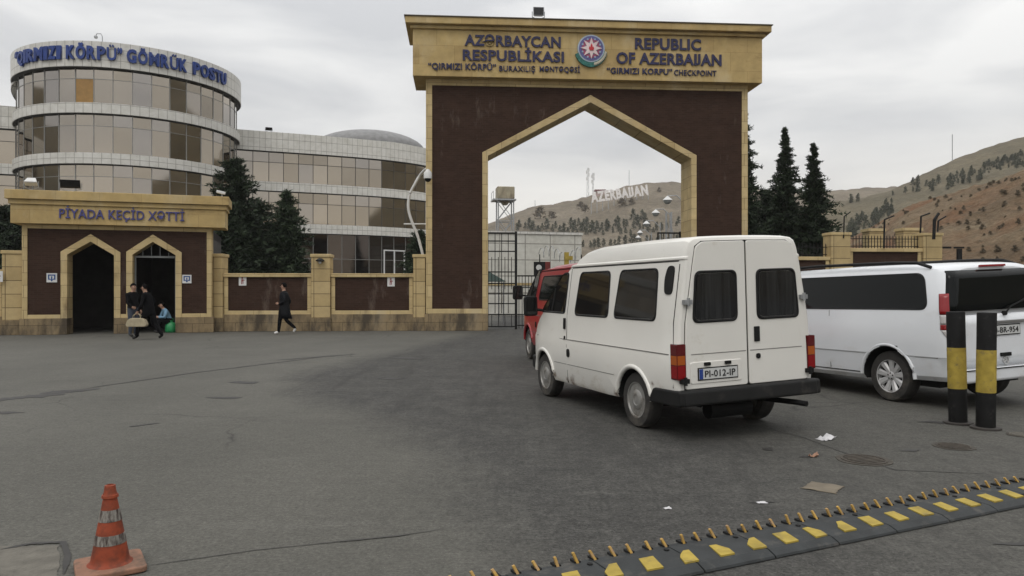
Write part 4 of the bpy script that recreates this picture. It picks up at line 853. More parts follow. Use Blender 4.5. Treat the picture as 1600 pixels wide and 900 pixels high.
for px, py, s in ((862, 342, .8), (908, 326, .8), (972, 322, .8), (987, 318, .6), (844, 340, 1.1), (1030, 300, .5), (915, 330, .7)): plant(dryp, HF.pt(px, t_at(HF, px, py)), s, 'leafless brown bush scattered on the far dry hill', 'bush', 'bare bushes on the far hill')
lab = 'dry tuft of scrub on the bare soil bank'
for k in range(110):
    px = 1345 + 255 * rnd.random(); t_ = rnd.uniform(.25, .98); plant(dryp, HB.pt(px, t_), rnd.uniform(.03, .085), lab, 'shrub', 'scrub tufts on the soil bank')
for p_ in protos + [dryp]: bpy.data.objects.remove(p_)

# ------------------------------------------------------------------ what the arch frames
Yl = min(HF.pt(px, t_at(HF, px, py)).y for px, py in ((925, 318), (968, 313), (1013, 308))) - 4
lt = empty('hill_letters', at(924, Yl, 316), 0, 'giant white letters spelling the country name on the far hill', 'letters')
d = at(1013, Yl, 304) - at(924, Yl, 316); Lw = d.length
text_obj('lettering', 'AZERBAIJAN', M_LETW, Lw, 15 / F * Yl, Matrix.Rotation(-math.atan2(d.z, d.x), 4, 'Y'), lt, .5, .045, 1.14)
b = MB()
for i in range(11): p = d * i / 10; b.box(p.x - .12, p.x + .12, .1, .4, p.z - 9, p.z + .2)
b.build('letter_posts', M_GREYM, lt)
o = empty('hill_kiosk', at(938, 392, 312), 0, 'small pink walled hut with red roof beside the giant hill letters', 'hut')
b = MB(); b.box(-2.2, 2.2, 0, 3, -4, 4.6); b.build('wall', mat('pink_plaster', (.40, .30, .28), .8), o); b = MB(); b.box(-3, 3, -.5, 3.5, 4.6, 5.4); b.build('roof', mat('dark_red_roof', (.16, .06, .06), .8), o)
def mast(px, pyb, pyt, Y, label, wd_=.8, dishes=True):
    o = empty('radio_mast', at(px, Y, pyb + 3), 0, label, 'mast'); h = (pyb + 3 - pyt) / F * Y; b = MB()
    for sx in (-1, 1): b.tube([(sx * wd_ / 2, 0, -1), (sx * wd_ / 2 * .5, 0, h)], .12, 4)
    n = int(h / 1.6)
    for i in range(n):
        z = i * h / n; z2 = (i + 1) * h / n; a = wd_ / 2 * (1 - .5 * i / n); c = wd_ / 2 * (1 - .5 * (i + 1) / n); s = 1 if i % 2 else -1; b.tube([(-a * s, 0, z), (c * s, 0, z2)], .07, 4)
    b.build('lattice', M_GREYM, o)
    if dishes:
        b = MB()
        for z, x in ((.93, .5), (.86, -.6), (.78, .5), (.66, -.5)): b.box(x - .35, x + .35, -.4, .1, h * z - .9, h * z + .9)
        b.build('antenna', M_WHITE, o)
mast(918.5, 310, 262, 396, 'taller lattice radio mast left of the giant hill letters', 1.2); mast(926.5, 308, 270, 398, 'shorter radio mast close beside the taller one on the far hill', .8)
for px, pyb, pyt, Y, l in ((983, 288, 266, 398, 'thin bare pole on the far hill above the giant letters'), (836, 323, 313, 398, 'short thin pole on the far hill ridge left of the radio masts'), (1488, 249, 210, 247, 'thin lone pole on the right hill skyline')):
    o = empty('utility_pole', at(px, Y, pyb + 2), 0, l, 'pole'); b = MB(); b.tube([(0, 0, -1), (0, 0, (pyb + 2 - pyt) / F * Y)], .14, 6); b.build('shaft', M_GREYM, o)
# water tower
Y = 112; o = empty('water_tower', at(789, Y), R(8), 'rusty cream water tank on a tall steel frame behind the iron gate', 'water tower'); s = Y / F; zt1 = zz(293, Y); zb1 = zz(313, Y); w_ = 13.5 * s
M_TANK = mat('stained_cream_tank', (.34, .30, .21), .7, .2, .8, dirt=(.12, .085, .05), dirt_at=.58, dscale=.9, dsc=(1, 1, .4))
b = MB(); b.box(-w_, w_, -w_, w_, zb1 + .1, zt1); b.build('tank', M_TANK, o, bevel=.12); b = MB(); b.lathe([(.3, zb1 - .75), (.7, zb1 - .3), (.8, zb1 + .08)], 10); b.build('outlet', M_TANK, o)
b = MB(); b.box(-w_ - .7, w_ + .2, -w_ - .3, w_ + .3, zb1 - .15, zb1 + .06); b.tube([(-w_ - .6, -w_, zb1), (-w_ - .6, -w_, zb1 + 1.2)], .05, 4); b.tube([(-w_ - .6, w_, zb1), (-w_ - .6, w_, zb1 + 1.2)], .05, 4); b.tube([(-w_ - .6, -w_, zb1 + 1.2), (-w_ - .6, w_, zb1 + 1.2)], .05, 4); b.build('platform', M_GREYM, o)
for sx in (-1, 1):
    for sy in (-1, 1): b = MB(); b.tube([(sx * w_ * .92, sy * w_ * .92, 0), (sx * w_ * .88, sy * w_ * .88, zb1 - .1)], .10, 6); b.build('leg', M_GREYM, o)
n = 5
for sy in (-1, 1):
    b = MB()
    for i in range(n): z0, z1 = zb1 * i / n, zb1 * (i + 1) / n; b.tube([(-w_ * .9, sy * w_ * .9, z0), (w_ * .9, sy * w_ * .9, z1)], .05, 4); b.tube([(w_ * .9, sy * w_ * .9, z0), (-w_ * .9, sy * w_ * .9, z1)], .05, 4); b.tube([(-w_ * .9, sy * w_ * .9, z1 - .2), (w_ * .9, sy * w_ * .9, z1 - .2)], .06, 4)
    b.build('bracing', M_GREYM, o)
# pale panelled shed
Y = 60; x0, x1 = at(740, Y).x, at(908, Y + 3).x; o = empty('panel_shed', (x0, Y, 0), R(16), 'long pale panelled shed seen through the arch behind the iron gate', 'building')
Lx = (x1 - x0) / math.cos(R(16)); b = MB(); b.box(0, Lx, 0, 14, 0, zz(366, 61.5)); b.build('wall', M_TILEW, o); b = MB(); b.box(-.1, Lx + .1, -.1, 14.1, zz(366, 61.5) + .003, zz(366, 61.5) + .22); b.build('roof_edge', M_CLAD, o)
o = empty('concrete_wall', at(750, 44), R(4), 'low stained concrete wall beyond the iron gate', 'wall'); b = MB(); b.box(0, 6, 0, .3, 0, zz(455, 44) + .35); b.build('wall_body', M_TILEW, o); b = MB(); b.box(0, 6, -.05, .35, zz(455, 44) + .353, zz(455, 44) + .5); b.build('coping', M_STONE, o)
o = empty('guard_canopy', at(768, 34), R(10), 'dark green pitched canopy behind the iron gate', 'canopy'); b = MB(); z0, z1 = zz(440, 34), zz(420, 34); b.add([(-1, -.8, z0), (.55, -.8, z0), (.55, .8, z0), (-1, .8, z0), (-.35, 0, z1)], [(0, 1, 4), (1, 2, 4), (2, 3, 4), (3, 0, 4), (0, 3, 2, 1)]); b.build('roof', mat('green_canvas', (.02, .045, .035), .7), o)
for sx in (-.9, .45):
    for sy in (-.7, .7): b = MB(); b.tube([(sx, sy, 0), (sx, sy, z0 + .02)], .03, 6); b.build('leg', M_GREYM, o)
Y = 40; o = empty('sign_board', at(846, Y, 432), 0, 'black board with a white disc and red end, above the red van', 'sign'); s = Y / F
b = MB(); b.box(-12 * s, 6 * s, 0, .12, 0, 23 * s); b.build('panel', M_BLACK, o); b = MB(); b.prism([(-4 * s + 4.5 * s * math.cos(i * .52), 14 * s + 4.5 * s * math.sin(i * .52)) for i in range(12)], -.02, -.003); b.build('disc', M_WHITE, o); b = MB(); b.box(6.05 * s, 14 * s, 0, .12, 8 * s, 23 * s); b.build('red_panel', mat('dull_red', (.16, .025, .02), .6), o); b = MB(); b.tube([(0, .06, -zz(432, Y)), (0, .06, 0)], .05, 6); b.build('post', M_BLACK, o)
Y = 48; o = empty('barrier_box', at(887, Y, 424), 0, 'yellow barrier post above the white van roof, before the shed', 'barrier'); s = Y / F; b = MB(); b.box(-5 * s, 2 * s, 0, .4, -zz(424, Y), 30 * s); b.build('post', M_YELLOW, o); b = MB(); b.box(-5 * s, 8 * s, -.05, .3, 18 * s, 24 * s); b.build('arm', M_YELLOW, o)
o = empty('razor_wire', at(876, 52, 400), R(8), 'tangled coil of razor wire before the pale shed', 'wire'); b = MB(); P = []
for i in range(150): q = i * .33; P.append((-1.5 + i * .02, .38 * math.cos(q) + random.uniform(-.04, .04), .1 + .38 * math.sin(q) + .25 * math.sin(i * .05)))
b.tube(P, .022, 4); b.build('coil', M_GREYM, o); b = MB(); b.tube([(-1.5, 0, -zz(400, 52)), (-1.5, 0, .1)], .04, 5); b.tube([(1.5, 0, -zz(400, 52)), (1.5, 0, .1)], .04, 5); b.build('post', M_BLACK, o)
# street lamps inside the checkpoint
for i, (px, py, Y, l) in enumerate(((1043, 313, 53, 'nearest and highest dish lamp inside the arch'), (1024.5, 333, 62, 'second dish lamp inside the arch, lower and left of the nearest'), (1010, 350, 72, 'third dish lamp inside the arch, just above the van roof'), (1000, 364, 86, 'fourth dish lamp inside the arch, low over the van roof'), (997, 371.5, 97, 'farthest dish lamp inside the arch, touching the van roof line'))):
    c = at(px, Y, py); o = empty('street_lamp', (c.x + 1.35, c.y, 0), 0, l, 'street lamp', 'dish lamps along the inner road'); z = c.z
    b = MB(); b.tube([(0, 0, 0), (0, 0, z + .1)], .07, 8, r2=.05); b.build('pole', M_GREYM, o)
    b = MB(); b.tube([(0, 0, z - .3), (-.7, 0, z + .35), (-1.35, 0, z + .32)], .035, 6); b.build('arm', M_GREYM, o)
    b = MB(); b.lathe([(.36, 0), (.30, .08), (.16, .2), (.05, .3)], 20, Matrix.Translation((-1.35, 0, z))); b.build('shade', M_WHITE, o, smooth=50)
    b = MB(); b.lathe([(.30, -.004), (.27, -.14), (.16, -.25), (.01, -.29)], 18, Matrix.Translation((-1.35, 0, z))); b.build('diffuser', mat('lamp_diffuser', (.30, .31, .30), .4) if i == 0 else bpy.data.materials['lamp_diffuser'], o, smooth=60)
for px, l in ((1041, 'left of two bare steel posts inside the arch'), (1047.5, 'right of two bare steel posts inside the arch')):
    Y = 58; o = empty('steel_post', at(px, Y), 0, l, 'post'); h = zz(332, Y); b = MB(); b.tube([(0, 0, 0), (0, 0, h)], .07, 6); b.build('shaft', M_GREYM, o); b = MB(); b.tube([(0, 0, h * .9), (.9, 0, h * .45)], .03, 5); b.build('stay', M_GREYM, o)
# ------------------------------------------------------------------ vehicles
def loft(stations, section):
    """closed body from half sections (y,z) running from the bottom centre round to the roof centre"""
    vs = []; fs = []; K = None
    for x in stations:
        h = section(x); full = [(x if len(p) < 3 else p[2], p[0], p[1]) for p in h] + [(x if len(p) < 3 else p[2], -p[0], p[1]) for p in h[-2:0:-1]]
        K = len(full); vs += full
    for i in range(len(stations) - 1):
        for j in range(K): fs.append((i * K + j, i * K + (j + 1) % K, (i + 1) * K + (j + 1) % K, (i + 1) * K + j))
    fs += [list(range(K))[::-1], [(len(stations) - 1) * K + j for j in range(K)]]
    return vs, fs
def body_mesh(name, stations, section, m, parent, cuts, sharp=28, shear=None):
    vs, fs = loft(stations, section)
    if shear: vs = [(shear(p[0], p[2]), p[1], p[2]) for p in vs]
    b = MB(); b.add(vs, fs); o = b.build(name, m, parent)
    cb = MB()
    for (x, z, r, y0, y1) in cuts:
        for s in (-1, 1): cb.lathe([(r, min(s * y0, s * y1)), (r, max(s * y0, s * y1))], 40, Matrix.Translation((x, 0, z)), 'y')
    cut = cb.build('cutter', M_DARK, parent); md = o.modifiers.new('cut', 'BOOLEAN'); md.object = cut; md.operation = 'DIFFERENCE'; md.solver = 'EXACT'
    dg = bpy.context.evaluated_depsgraph_get(); me = bpy.data.meshes.new_from_object(o.evaluated_get(dg)); o.modifiers.clear(); old = o.data; o.data = me; me.name = name
    bpy.data.objects.remove(cut)
    me.materials.clear(); me.materials.append(m); me.materials.append(M_DARK)
    for p in me.polygons:                        # the inside of the wheel housings is dark
        c = p.center; p.material_index = 1 if any(math.hypot(c.x - x, c.z - z) < r - .004 or (abs(math.hypot(c.x - x, c.z - z) - r) < .02 and abs(p.normal.y) < .3 and y0 - .02 < abs(c.y) < y1) for (x, z, r, y0, y1) in cuts) and abs(c.y) > cuts[0][3] - .02 else 0
        p.use_smooth = True
    me.set_sharp_from_angle(angle=R(sharp)); return o
def panel(name, poly, fn, m, parent, out=.006, thick=.02, nrm=(0, 1, 0)):
    """a thin plate with the outline poly laid on a body face: fn maps (u,z) to the surface point, nrm points outwards"""
    n_ = Vector(nrm); b = MB(); k = len(poly)
    a = [Vector(fn(*p)) + n_ * out for p in poly]; c = [q - n_ * thick for q in a]
    b.add(a + c, [list(range(k)), list(range(2 * k - 1, k - 1, -1))] + [(i, (i + 1) % k, k + (i + 1) % k, k + i) for i in range(k)])
    return b.build(name, m, parent)
def window(poly, fn, parent, glass, rim=.035, nrm=(0, 1, 0), out=.008, name='window', label=None):
    w_ = panel(name, inset(poly, rim), fn, glass, parent, out - .003, .02, nrm)
    k = len(poly); b = MB(); n_ = Vector(nrm); q = inset(poly, rim * .9); vs = []
    for p, r in zip(poly, q):
        P, Q = Vector(fn(*p)), Vector(fn(*r)); vs += [P - n_ * .01, P + n_ * (out * .7), P.lerp(Q, .5) + n_ * (out + .005), Q + n_ * (out * .6), Q - n_ * .01]
    b.add(vs, [(5 * i + j, 5 * ((i + 1) % k) + j, 5 * ((i + 1) % k) + j + 1, 5 * i + j + 1) for i in range(k) for j in range(4)])
    b.build('seal', M_RUB, w_)
    return w_
def wheel(parent, x, y, r, wd_, side, kind):
    o = MB(); h = wd_ / 2
    o.lathe([(r * .60, -h * .8), (r * .66, -h), (r * .93, -h * .95), (r * .985, -h * .72), (r, -h * .5), (r * .992, -h * .18), (r * .985, -h * .16), (r * .992, -h * .14), (r * .992, h * .14), (r * .985, h * .16), (r * .992, h * .18), (r, h * .5), (r * .985, h * .72), (r * .93, h * .95), (r * .66, h), (r * .60, h * .8)], 44, None, 'y', False)
    t_ = o.build('wheel', M_TYRE, parent, smooth=35); t_.location = (x, y, r)
    if kind == 'steel':
        b = MB(); s = side
        pr = [(r * .63, h * .80), (r * .655, h * .96), (r * .61, h * .93), (r * .57, h * .55), (r * .46, h * .50), (r * .40, h * .62), (r * .16, h * .66), (.002, h * .66)]
        b.lathe([(p[0], s * p[1]) for p in pr], 40, None, 'y'); b.build('rim', M_HUB, t_, smooth=35)
        b = MB(); pr = [(r * .37, h * .63), (r * .37, h * .80), (r * .33, h * .90), (r * .20, h * .98), (r * .18, h * .93), (.002, h * .95)]; b.lathe([(p[0], s * p[1]) for p in pr], 32, None, 'y'); b.build('hubcap', M_HUB, t_, smooth=35)
        b = MB()
        for i in range(8): q = i * math.pi / 4; b.lathe([(r * .035, s * h * .5), (r * .035, s * h * .565)], 8, Matrix.Translation((r * .515 * math.cos(q), 0, r * .515 * math.sin(q))), 'y')
        b.build('rim_slot', M_DARK, t_)
    else:
        s = side; b = MB(); b.lathe([(r * .64, s * h * .2), (.002, s * h * .15)], 32, None, 'y'); b.build('brake_disc', M_DARK, t_)
        b = MB(); pr = [(r * .60, h * .1), (r * .67, h * .97), (r * .62, h * .93), (r * .60, h * .5)]; b.lathe([(p[0], s * p[1]) for p in pr], 44, None, 'y', False)
        for i in range(9):
            q = Matrix.Rotation(i * 2 * math.pi / 9, 4, 'Y')
            a = [(r * .10, h * .62), (r * .62, h * .82)]
            vs = []
            for (rr, yy, hw_) in ((r * .10, .66, .030), (r * .40, .80, .040), (r * .62, .86, .052)):
                for (du, dy) in ((-hw_, -.10), (-hw_ * .55, 0), (hw_ * .55, 0), (hw_, -.10)): vs.append((du, s * h * (yy + dy * 2), rr))
            b.add(vs, [(4 * k + j, 4 * k + j + 1, 4 * k + 5 + j, 4 * k + 4 + j) for k in range(2) for j in range(3)], q)
        b.build('rim', M_ALLOY, t_, smooth=35)
        b = MB(); pr = [(r * .17, h * .5), (r * .17, h * .74), (r * .13, h * .82), (.002, h * .84)]; b.lathe([(p[0], s * p[1]) for p in pr], 20, None, 'y'); b.build('hub', M_ALLOY, t_, smooth=40)
        b = MB()
        for i in range(5): q = i * 1.2566 + .3; b.lathe([(.011, s * h * .7), (.011, s * h * .84)], 8, Matrix.Translation((r * .115 * math.cos(q), 0, r * .115 * math.sin(q))), 'y')
        b.build('wheel_bolt', M_DARK, t_)
    return t_
def plate(parent, s, x, y, z, w_, h_, bl, tilt=0):
    """number plate on a rear face looking towards -x"""
    T = Matrix.Translation((x, y, z)) @ Matrix.Rotation(R(-90), 4, 'Z') @ Matrix.Rotation(tilt, 4, 'X')
    b = MB(); b.box(-w_ / 2 - .012, w_ / 2 + .012, 0, .02, -h_ / 2 - .012, h_ / 2 + .012, T); o = b.build('number_plate', M_RUB, parent)
    b = MB(); b.box(-w_ / 2, w_ / 2, -.005, -.001, -h_ / 2, h_ / 2, T); b.build('plate_panel', M_PLATE, o)
    x0 = -w_ / 2 + .02
    if bl: b = MB(); b.box(-w_ / 2 + .002, -w_ / 2 + .05, -.008, -.0055, -h_ / 2 + .002, h_ / 2 - .002, T); b.build('country_band', M_EUBL, o); x0 = -w_ / 2 + .075
    text_obj('plate_lettering', s, M_CHAR, w_ / 2 - .03 - x0, h_ * .62, T @ Matrix.Translation((x0, -.006, -h_ * .31)), o, .003, .012, 1.05)
def strip_line(name, pts, wd_, m, parent, fn, nrm, out=.002):
    """a shut line or a trim strip laid on a face along (u,z) points"""
    n_ = Vector(nrm); b = MB(); P = [Vector(fn(*p)) + n_ * out for p in pts]; vs = []; k = len(P)
    for i, p in enumerate(P):
        d = (P[min(i + 1, k - 1)] - P[max(i - 1, 0)]).normalized(); a = n_.cross(d) * (wd_ / 2); vs += [p - a, p + a, p + a - n_ * .012, p - a - n_ * .012]
    b.add(vs, [(4 * i + j, 4 * i + 4 + j, 4 * i + 4 + (j + 1) % 4, 4 * i + (j + 1) % 4) for i in range(k - 1) for j in range(4)] + [(0, 1, 2, 3), (4 * k - 1, 4 * k - 2, 4 * k - 3, 4 * k - 4)]); return b.build(name, m, parent)
I_ = lambda x, P: float(np.interp(x, [p[0] for p in P], [p[1] for p in P]))

def old_van(root, m, roof, wb, front, rear_dress, side_windows, ROLL, glass, zg=2.02):
    """boxy panel van: x runs forward from the rear axle"""
    top = [(-.96, roof - .02), (0, roof), (1.1, roof - .01), (1.55, roof - .05), (1.80, (roof + zg) / 2 + .01), (2.02, min(zg, roof - .03)), (2.92, 1.34), (3.0, 1.30), (3.42, 1.04), (front, .80)]
    wid = [(-.96, .965), (2.5, .97), (2.95, .955), (3.25, .90), (3.45, .82), (front, .70)]
    bot = [(-.96, .44), (-.5, .40), (.4, .33), (2.4, .33), (3.2, .36), (front, .42)]
    def ins(x): return I_(x, [(-.96, .05), (-.945, .02), (-.92, .006), (-.88, 0)])
    def yside(z, x=0):
        w_ = I_(x, wid)
        return w_ - .01 if z < .6 else w_ - .004 if z < .99 else w_ - .012 - .018 * (z - .99) / .34 if z < 1.33 else w_ - .03 - .115 * (z - 1.33) / (zg - 1.33)
    def sec(x):
        zt_, zb_, d = I_(x, top) - ins(x), I_(x, bot) + ins(x) * .5, ins(x); zz_ = lambda z, k: min(z, zt_ - k)
        cab = x > 1.9
        P = [(0, zb_), (.80, zb_), (yside(.5, x) - .025 - d, zb_ + .01), (yside(.5, x) - d, zb_ + .06), (yside(.62, x) - d, zz_(.615, .12)), (yside(.7, x) + .003 - d, zz_(.635, .115)), (yside(.95, x) + .001 - d, zz_(.965, .105)), (yside(1.0, x) - d, zz_(.99, .10)), (yside(1.33, x) - d, zz_(1.33, .085))]
        zq = zz_(zg, .06); P.append((yside(max(1.33, zq), x) - d, zq))
        zq2 = zz_(zg + .012, .055); P.append((yside(max(1.33, zq), x) + (.012 if not cab else -.002) - d, zq2)); P.append((yside(max(1.33, zq), x) + (.010 if not cab else -.006) - d, zz_(zg + .03, .05)))
        yy = yside(max(1.33, zq), x); P.append((yy - .012 - d, zz_(zg + .045, .045)))
        P += [(yy - .032 - d, zz_(zt_ - .115, .042) if not cab else zt_ - .04), (yy - .060 - d, zt_ - .052 if not cab else zt_ - .03), (yy - .115 - d, zt_ - .017 if not cab else zt_ - .018), (yy - .23 - d, zt_ - .003), (yy * .45, zt_ + .004), (0, zt_ + .008)]
        return P
    st = [-.96, -.945, -.92, -.88, -.6, -.2, .2, .7, 1.1, 1.4, 1.6, 1.72, 1.8, 1.9, 1.98, 2.06, 2.2, 2.4, 2.6, 2.8, 2.92, 3.0, 3.15, 3.3, 3.42, 3.5, front - .01, front]
    wr = .335
    body_mesh('body', st, sec, m, root, [(0, wr + .015, .40, .62, 1.2), (wb, wr + .015, .41, .62, 1.2)], 26)
    for x in (0, wb):                                   # flared lips round the wheel openings
        for s in (-1, 1):
            b = MB(); P = []
            for i in range(17):
                q = R(8) + R(164) * i / 16; P.append((x + .425 * math.cos(q), s * (I_(x + .425 * math.cos(q), wid) - .012), wr + .015 + .425 * math.sin(q)))
            b.tube(P, .032, 8, Matrix.Identity(4)); b.build('wheel_arch', m, root, smooth=60)
    for x in (0, wb):
        for s in (-1, 1): wheel(root, x, s * (.965 - .125), wr, .205, s, 'steel')
    fl = lambda s: (lambda x, z: (x, s * yside(z, x), z))
    for s in (1, -1):
        nr = Vector((0, s, .165 * 1)).normalized()
        for kind, poly, r in side_windows: 
            window(rpoly(poly, r, 5), fl(s), root, glass, .026, nr, .009, label=kind)
        # cab door: glass with a quarter light, shut lines, handle
        dw = rpoly([(1.98, 1.35), (2.88, 1.35), (2.80, 1.44), (2.16, 1.955), (1.98, 1.955)], .06, 4)
        dwo = window(dw, fl(s), root, M_VGLASS, .03, nr, .009)
        strip_line('window_bar', [(2.44, 1.38), (2.40, 1.72)], .035, M_RUB, dwo, fl(s), nr, .014)
        strip_line('shut_line', [(1.90, .36), (1.905, .9), (1.905, 1.35), (1.90, 2.0)], .010, M_DARK, root, fl(s), (0, s, 0))
        strip_line('side_crease_line', [(-.80, .982), (1.89, .982)], .010, mat('crease_shade', (.16, .155, .145), .6) if 'crease_shade' not in bpy.data.materials else bpy.data.materials['crease_shade'], root, fl(s), (0, s, 0), .003)  # thin grey strips paint in the shade along the pressed body creases
        strip_line('side_crease_line', [(1.92, .982), (3.1, .982)], .010, bpy.data.materials['crease_shade'], root, fl(s), (0, s, 0), .003)
        strip_line('side_crease_line', [(.48, .622), (1.89, .622)], .008, bpy.data.materials['crease_shade'], root, fl(s), (0, s, 0), .003)
        strip_line('side_crease_line', [(1.92, .622), (2.36, .622)], .008, bpy.data.materials['crease_shade'], root, fl(s), (0, s, 0), .003)
        panel('door_handle', rpoly([(1.945, 1.13), (2.0, 1.13), (2.0, 1.29), (1.945, 1.29)], .012), fl(s), M_RUB, root, .02, .03, (0, s, 0))
        panel('door_lock', rpoly([(1.955, .98), (1.99, .98), (1.99, 1.03), (1.955, 1.03)], .012), fl(s), M_RUB, root, .012, .02, (0, s, 0))
        strip_line('gutter_seal', [(-.86, zg - .006), (.5, zg - .006), (1.88, zg - .006)], .012, M_DARK, root, fl(s), (0, s, 0), .004)
        if s == 1: panel('fuel_cap', rpoly([(1.80, .73), (1.89, .73), (1.89, .85), (1.80, .85)], .045, 5), fl(s), M_RUB, root, .014, .03, (0, s, 0))
        b = MB(); T = Matrix.Translation((2.86, s * 1.13, 1.46)); b.prism(rpoly([(-.11, -.16), (.11, -.16), (.11, .15), (-.11, .15)], .05), -.035, .045, 'x', T); mr = b.build('wing_mirror', M_RUB, root, bevel=.012)
        b = MB(); b.prism(rpoly([(-.085, -.13), (.085, -.13), (.085, .12), (-.085, .12)], .04), -.042, -.037, 'x', T); b.build('mirror_glass', M_VGLASS, mr)
        b = MB(); b.tube([(2.88, s * .92, 1.38), (2.88, s * 1.06, 1.40)], .025, 6); b.build('mirror_arm', M_RUB, mr)
    # windscreen, front bumper, grille
    ws = lambda y, t_: (2.12 + .74 * (1 - t_), y, I_(2.12 + .74 * (1 - t_), top) + .006); nrm = Vector((.68, 0, .9)).normalized()
    panel('windscreen', rpoly([(-.76, .03), (.76, .03), (.70, .97), (-.70, .97)], .07), ws, M_VGLASS, root, .006, .012, nrm)
    b = MB(); b.prism(rpoly([(-.82, .40), (.82, .40), (.82, .62), (-.82, .62)], .05), front - .12, front + .07, 'x'); b.build('front_bumper', M_PLAST, root, bevel=.03)
    rear_dress(root, sec, roof, yside)
    for ch in root.children:
        if ch.name.split('.')[0] != 'wheel': ch.rotation_euler = ROLL
def transit_rear(root, sec, roof, yside):
    X = -.96; f = lambda y, z: (X, y, z); nr = (-1, 0, 0)
    sg = lambda poly, s: [(s * p[0], p[1]) for p in poly]
    hy = lambda z: (yside(z) - .10)
    for s, nm in ((1, 'left'), (-1, 'right')):
        # the leaf: a slightly proud panel so that the doors read as separate pressings
        out_ = [(.012, .605), (hy(.7) - .0, .605), (hy(1.0), 1.0), (hy(1.33), 1.33), (hy(2.0) - .012, 2.0), (hy(2.0) - .045, roof - .135), (hy(2.0) - .13, roof - .082), (.012, roof - .075)]
        panel('door_seal', inset(sg(out_, s), -.010), f, M_DARK, root, .004, .02, nr)
        dr = panel('rear_door', sg(rpoly(out_, .03, 3), s), f, M_VANW, root, .022, .045, nr)
        b_ = dr.modifiers.new('bevel', 'BEVEL'); b_.width = .008; b_.segments = 2; b_.limit_method = 'ANGLE'
        fo = lambda y, z: (X - .022, y, z)
        wp_ = sg(rpoly([(.135, 1.325), (.755, 1.325), (.705, 1.90), (.135, 1.90)], .085, 6), s)
        window(wp_, fo, dr, M_CURT, .032, nr, .012)
        ml = bpy.data.materials['crease_shade']
        strip_line('door_crease_line', [(s * .03, .985), (s * .78, .985)], .008, ml, dr, fo, nr, .003)  # crease shade painted as a grey strip across the door leaf
        if s == 1:
            # number plate recess with two lamps
            panel('plate_surround', rpoly([(.10, .66), (.80, .66), (.80, .90), (.10, .90)], .03), fo, M_VANW, dr, .010, .02, nr).modifiers.new('bevel', 'BEVEL').width = .006
            for y in (.30, .58): panel('plate_lamp', rpoly([(y - .04, .855), (y + .04, .855), (y + .04, .89), (y - .04, .89)], .008), fo, M_RUB, dr, .03, .03, nr)
        else:
            panel('door_handle', rpoly([(-.165, 1.08), (-.09, 1.08), (-.09, 1.25), (-.165, 1.25)], .01), fo, M_RUB, dr, .012, .02, nr)
            panel('lock', rpoly([(-.17, .885), (-.11, .885), (-.11, .945), (-.17, .945)], .03, 4), fo, M_RUB, dr, .012, .02, nr)
        for z in (1.56, .70):
            b = MB(); yy = hy(z) + .015; b.box(X - .055, X - .005, s * yy - .05, s * yy + .055, z - .025, z + .025); b.tube([(X - .05, s * yy, z - .045), (X - .05, s * yy, z + .045)], .018, 6); b.build('hinge', M_GREYM if z > 1 else M_RUB, root)
        # lamp cluster wrapped round the corner
        y0, y1 = yside(.8) - .105, yside(.8) + .012
        L_ = panel('tail_lamp', rpoly([(s * y0, .715), (s * y1, .715), (s * y1, 1.105), (s * y0, 1.105)], .012), f, M_LDRED, root, .03, .125, nr)
        for z0, z1, m_ in ((.99, 1.09, M_LDRED), (.88, .98, M_LORG), (.735, .87, M_LRED)):
            panel('lamp_lens', [(s * (y0 + .012), z0), (s * (y1 - .008), z0), (s * (y1 - .008), z1), (s * (y0 + .012), z1)], lambda y, z: (X - .03, y, z), m_, L_, .004, .01, nr)
            panel('lamp_lens', [(X - .026, z0), (X + .085, z0), (X + .085, z1), (X - .026, z1)], lambda x, z: (x, s * y1, z), m_, L_, .004, .01, (0, s, 0))
        # side air vent and gutter end
        nrs = Vector((0, s, .165)).normalized(); fl = lambda x, z: (x, s * yside(z), z)
        panel('air_vent', rpoly([(-.80, 1.645), (-.645, 1.645), (-.62, 1.82), (-.665, 1.965), (-.80, 1.965)], .06, 4), fl, M_RUB, root, .012, .02, nrs)
        strip_line('shut_line', [(-.885, .62), (-.885, 1.33), (-.885, 1.98)], .010, M_DARK, root, fl, (0, s, 0), .002)
    plate(root, 'PI-012-IP', X - .040, .435, .765, .52, .115, True)
    b = MB(); prof = rpoly([(-1.075, .43), (-.86, .43), (-.80, .45), (-.80, .60), (-1.055, .60)], .035)
    b.prism([(p[0], p[1]) for p in prof], -.93, .93, 'y'); bp = b.build('rear_bumper', M_PLAST, root, bevel=.02)
    for s in (1, -1): b = MB(); b.prism(rpoly([(-1.06, .43), (-.40, .41), (-.43, .50), (-.50, .585), (-1.05, .60)], .035), min(s * .90, s * .99), max(s * .90, s * .99), 'y'); b.build('bumper_corner', M_PLAST, bp, bevel=.025)
    b = MB(); b.tube([(-.2, -.45, .33), (-.7, -.58, .34), (-1.0, -.66, .345), (-1.13, -.70, .34)], .032, 10); b.build('exhaust_pipe', M_RUB, root)
    b = MB(); b.box(-.13, .13, -.72, .72, .28, .36); b.lathe([(.02, -.09), (.11, -.08), (.14, 0), (.11, .08), (.02, .09)], 14, Matrix.Translation((0, 0, .33)), 'y'); b.build('rear_axle', M_DARK, root)
    b = MB(); b.tube([(-.7, -.2, .30), (-.7, .38, .30)], .10, 12); b.build('silencer', M_RUB, root)
HEAD = R(20.3)
def van_root(name, px, py, inner, rz, scale, label):
    """stand a vehicle so that the outer foot of its left rear tyre is where the photo shows it"""
    p = gnd(px, py); a = math.pi / 2 + rz; left = Vector((-math.sin(a), math.cos(a), 0)); o = empty(name, p - left * inner * scale, a, label, 'van'); o.scale = (scale, scale * (.965 if scale < 1 else 1), scale); return o
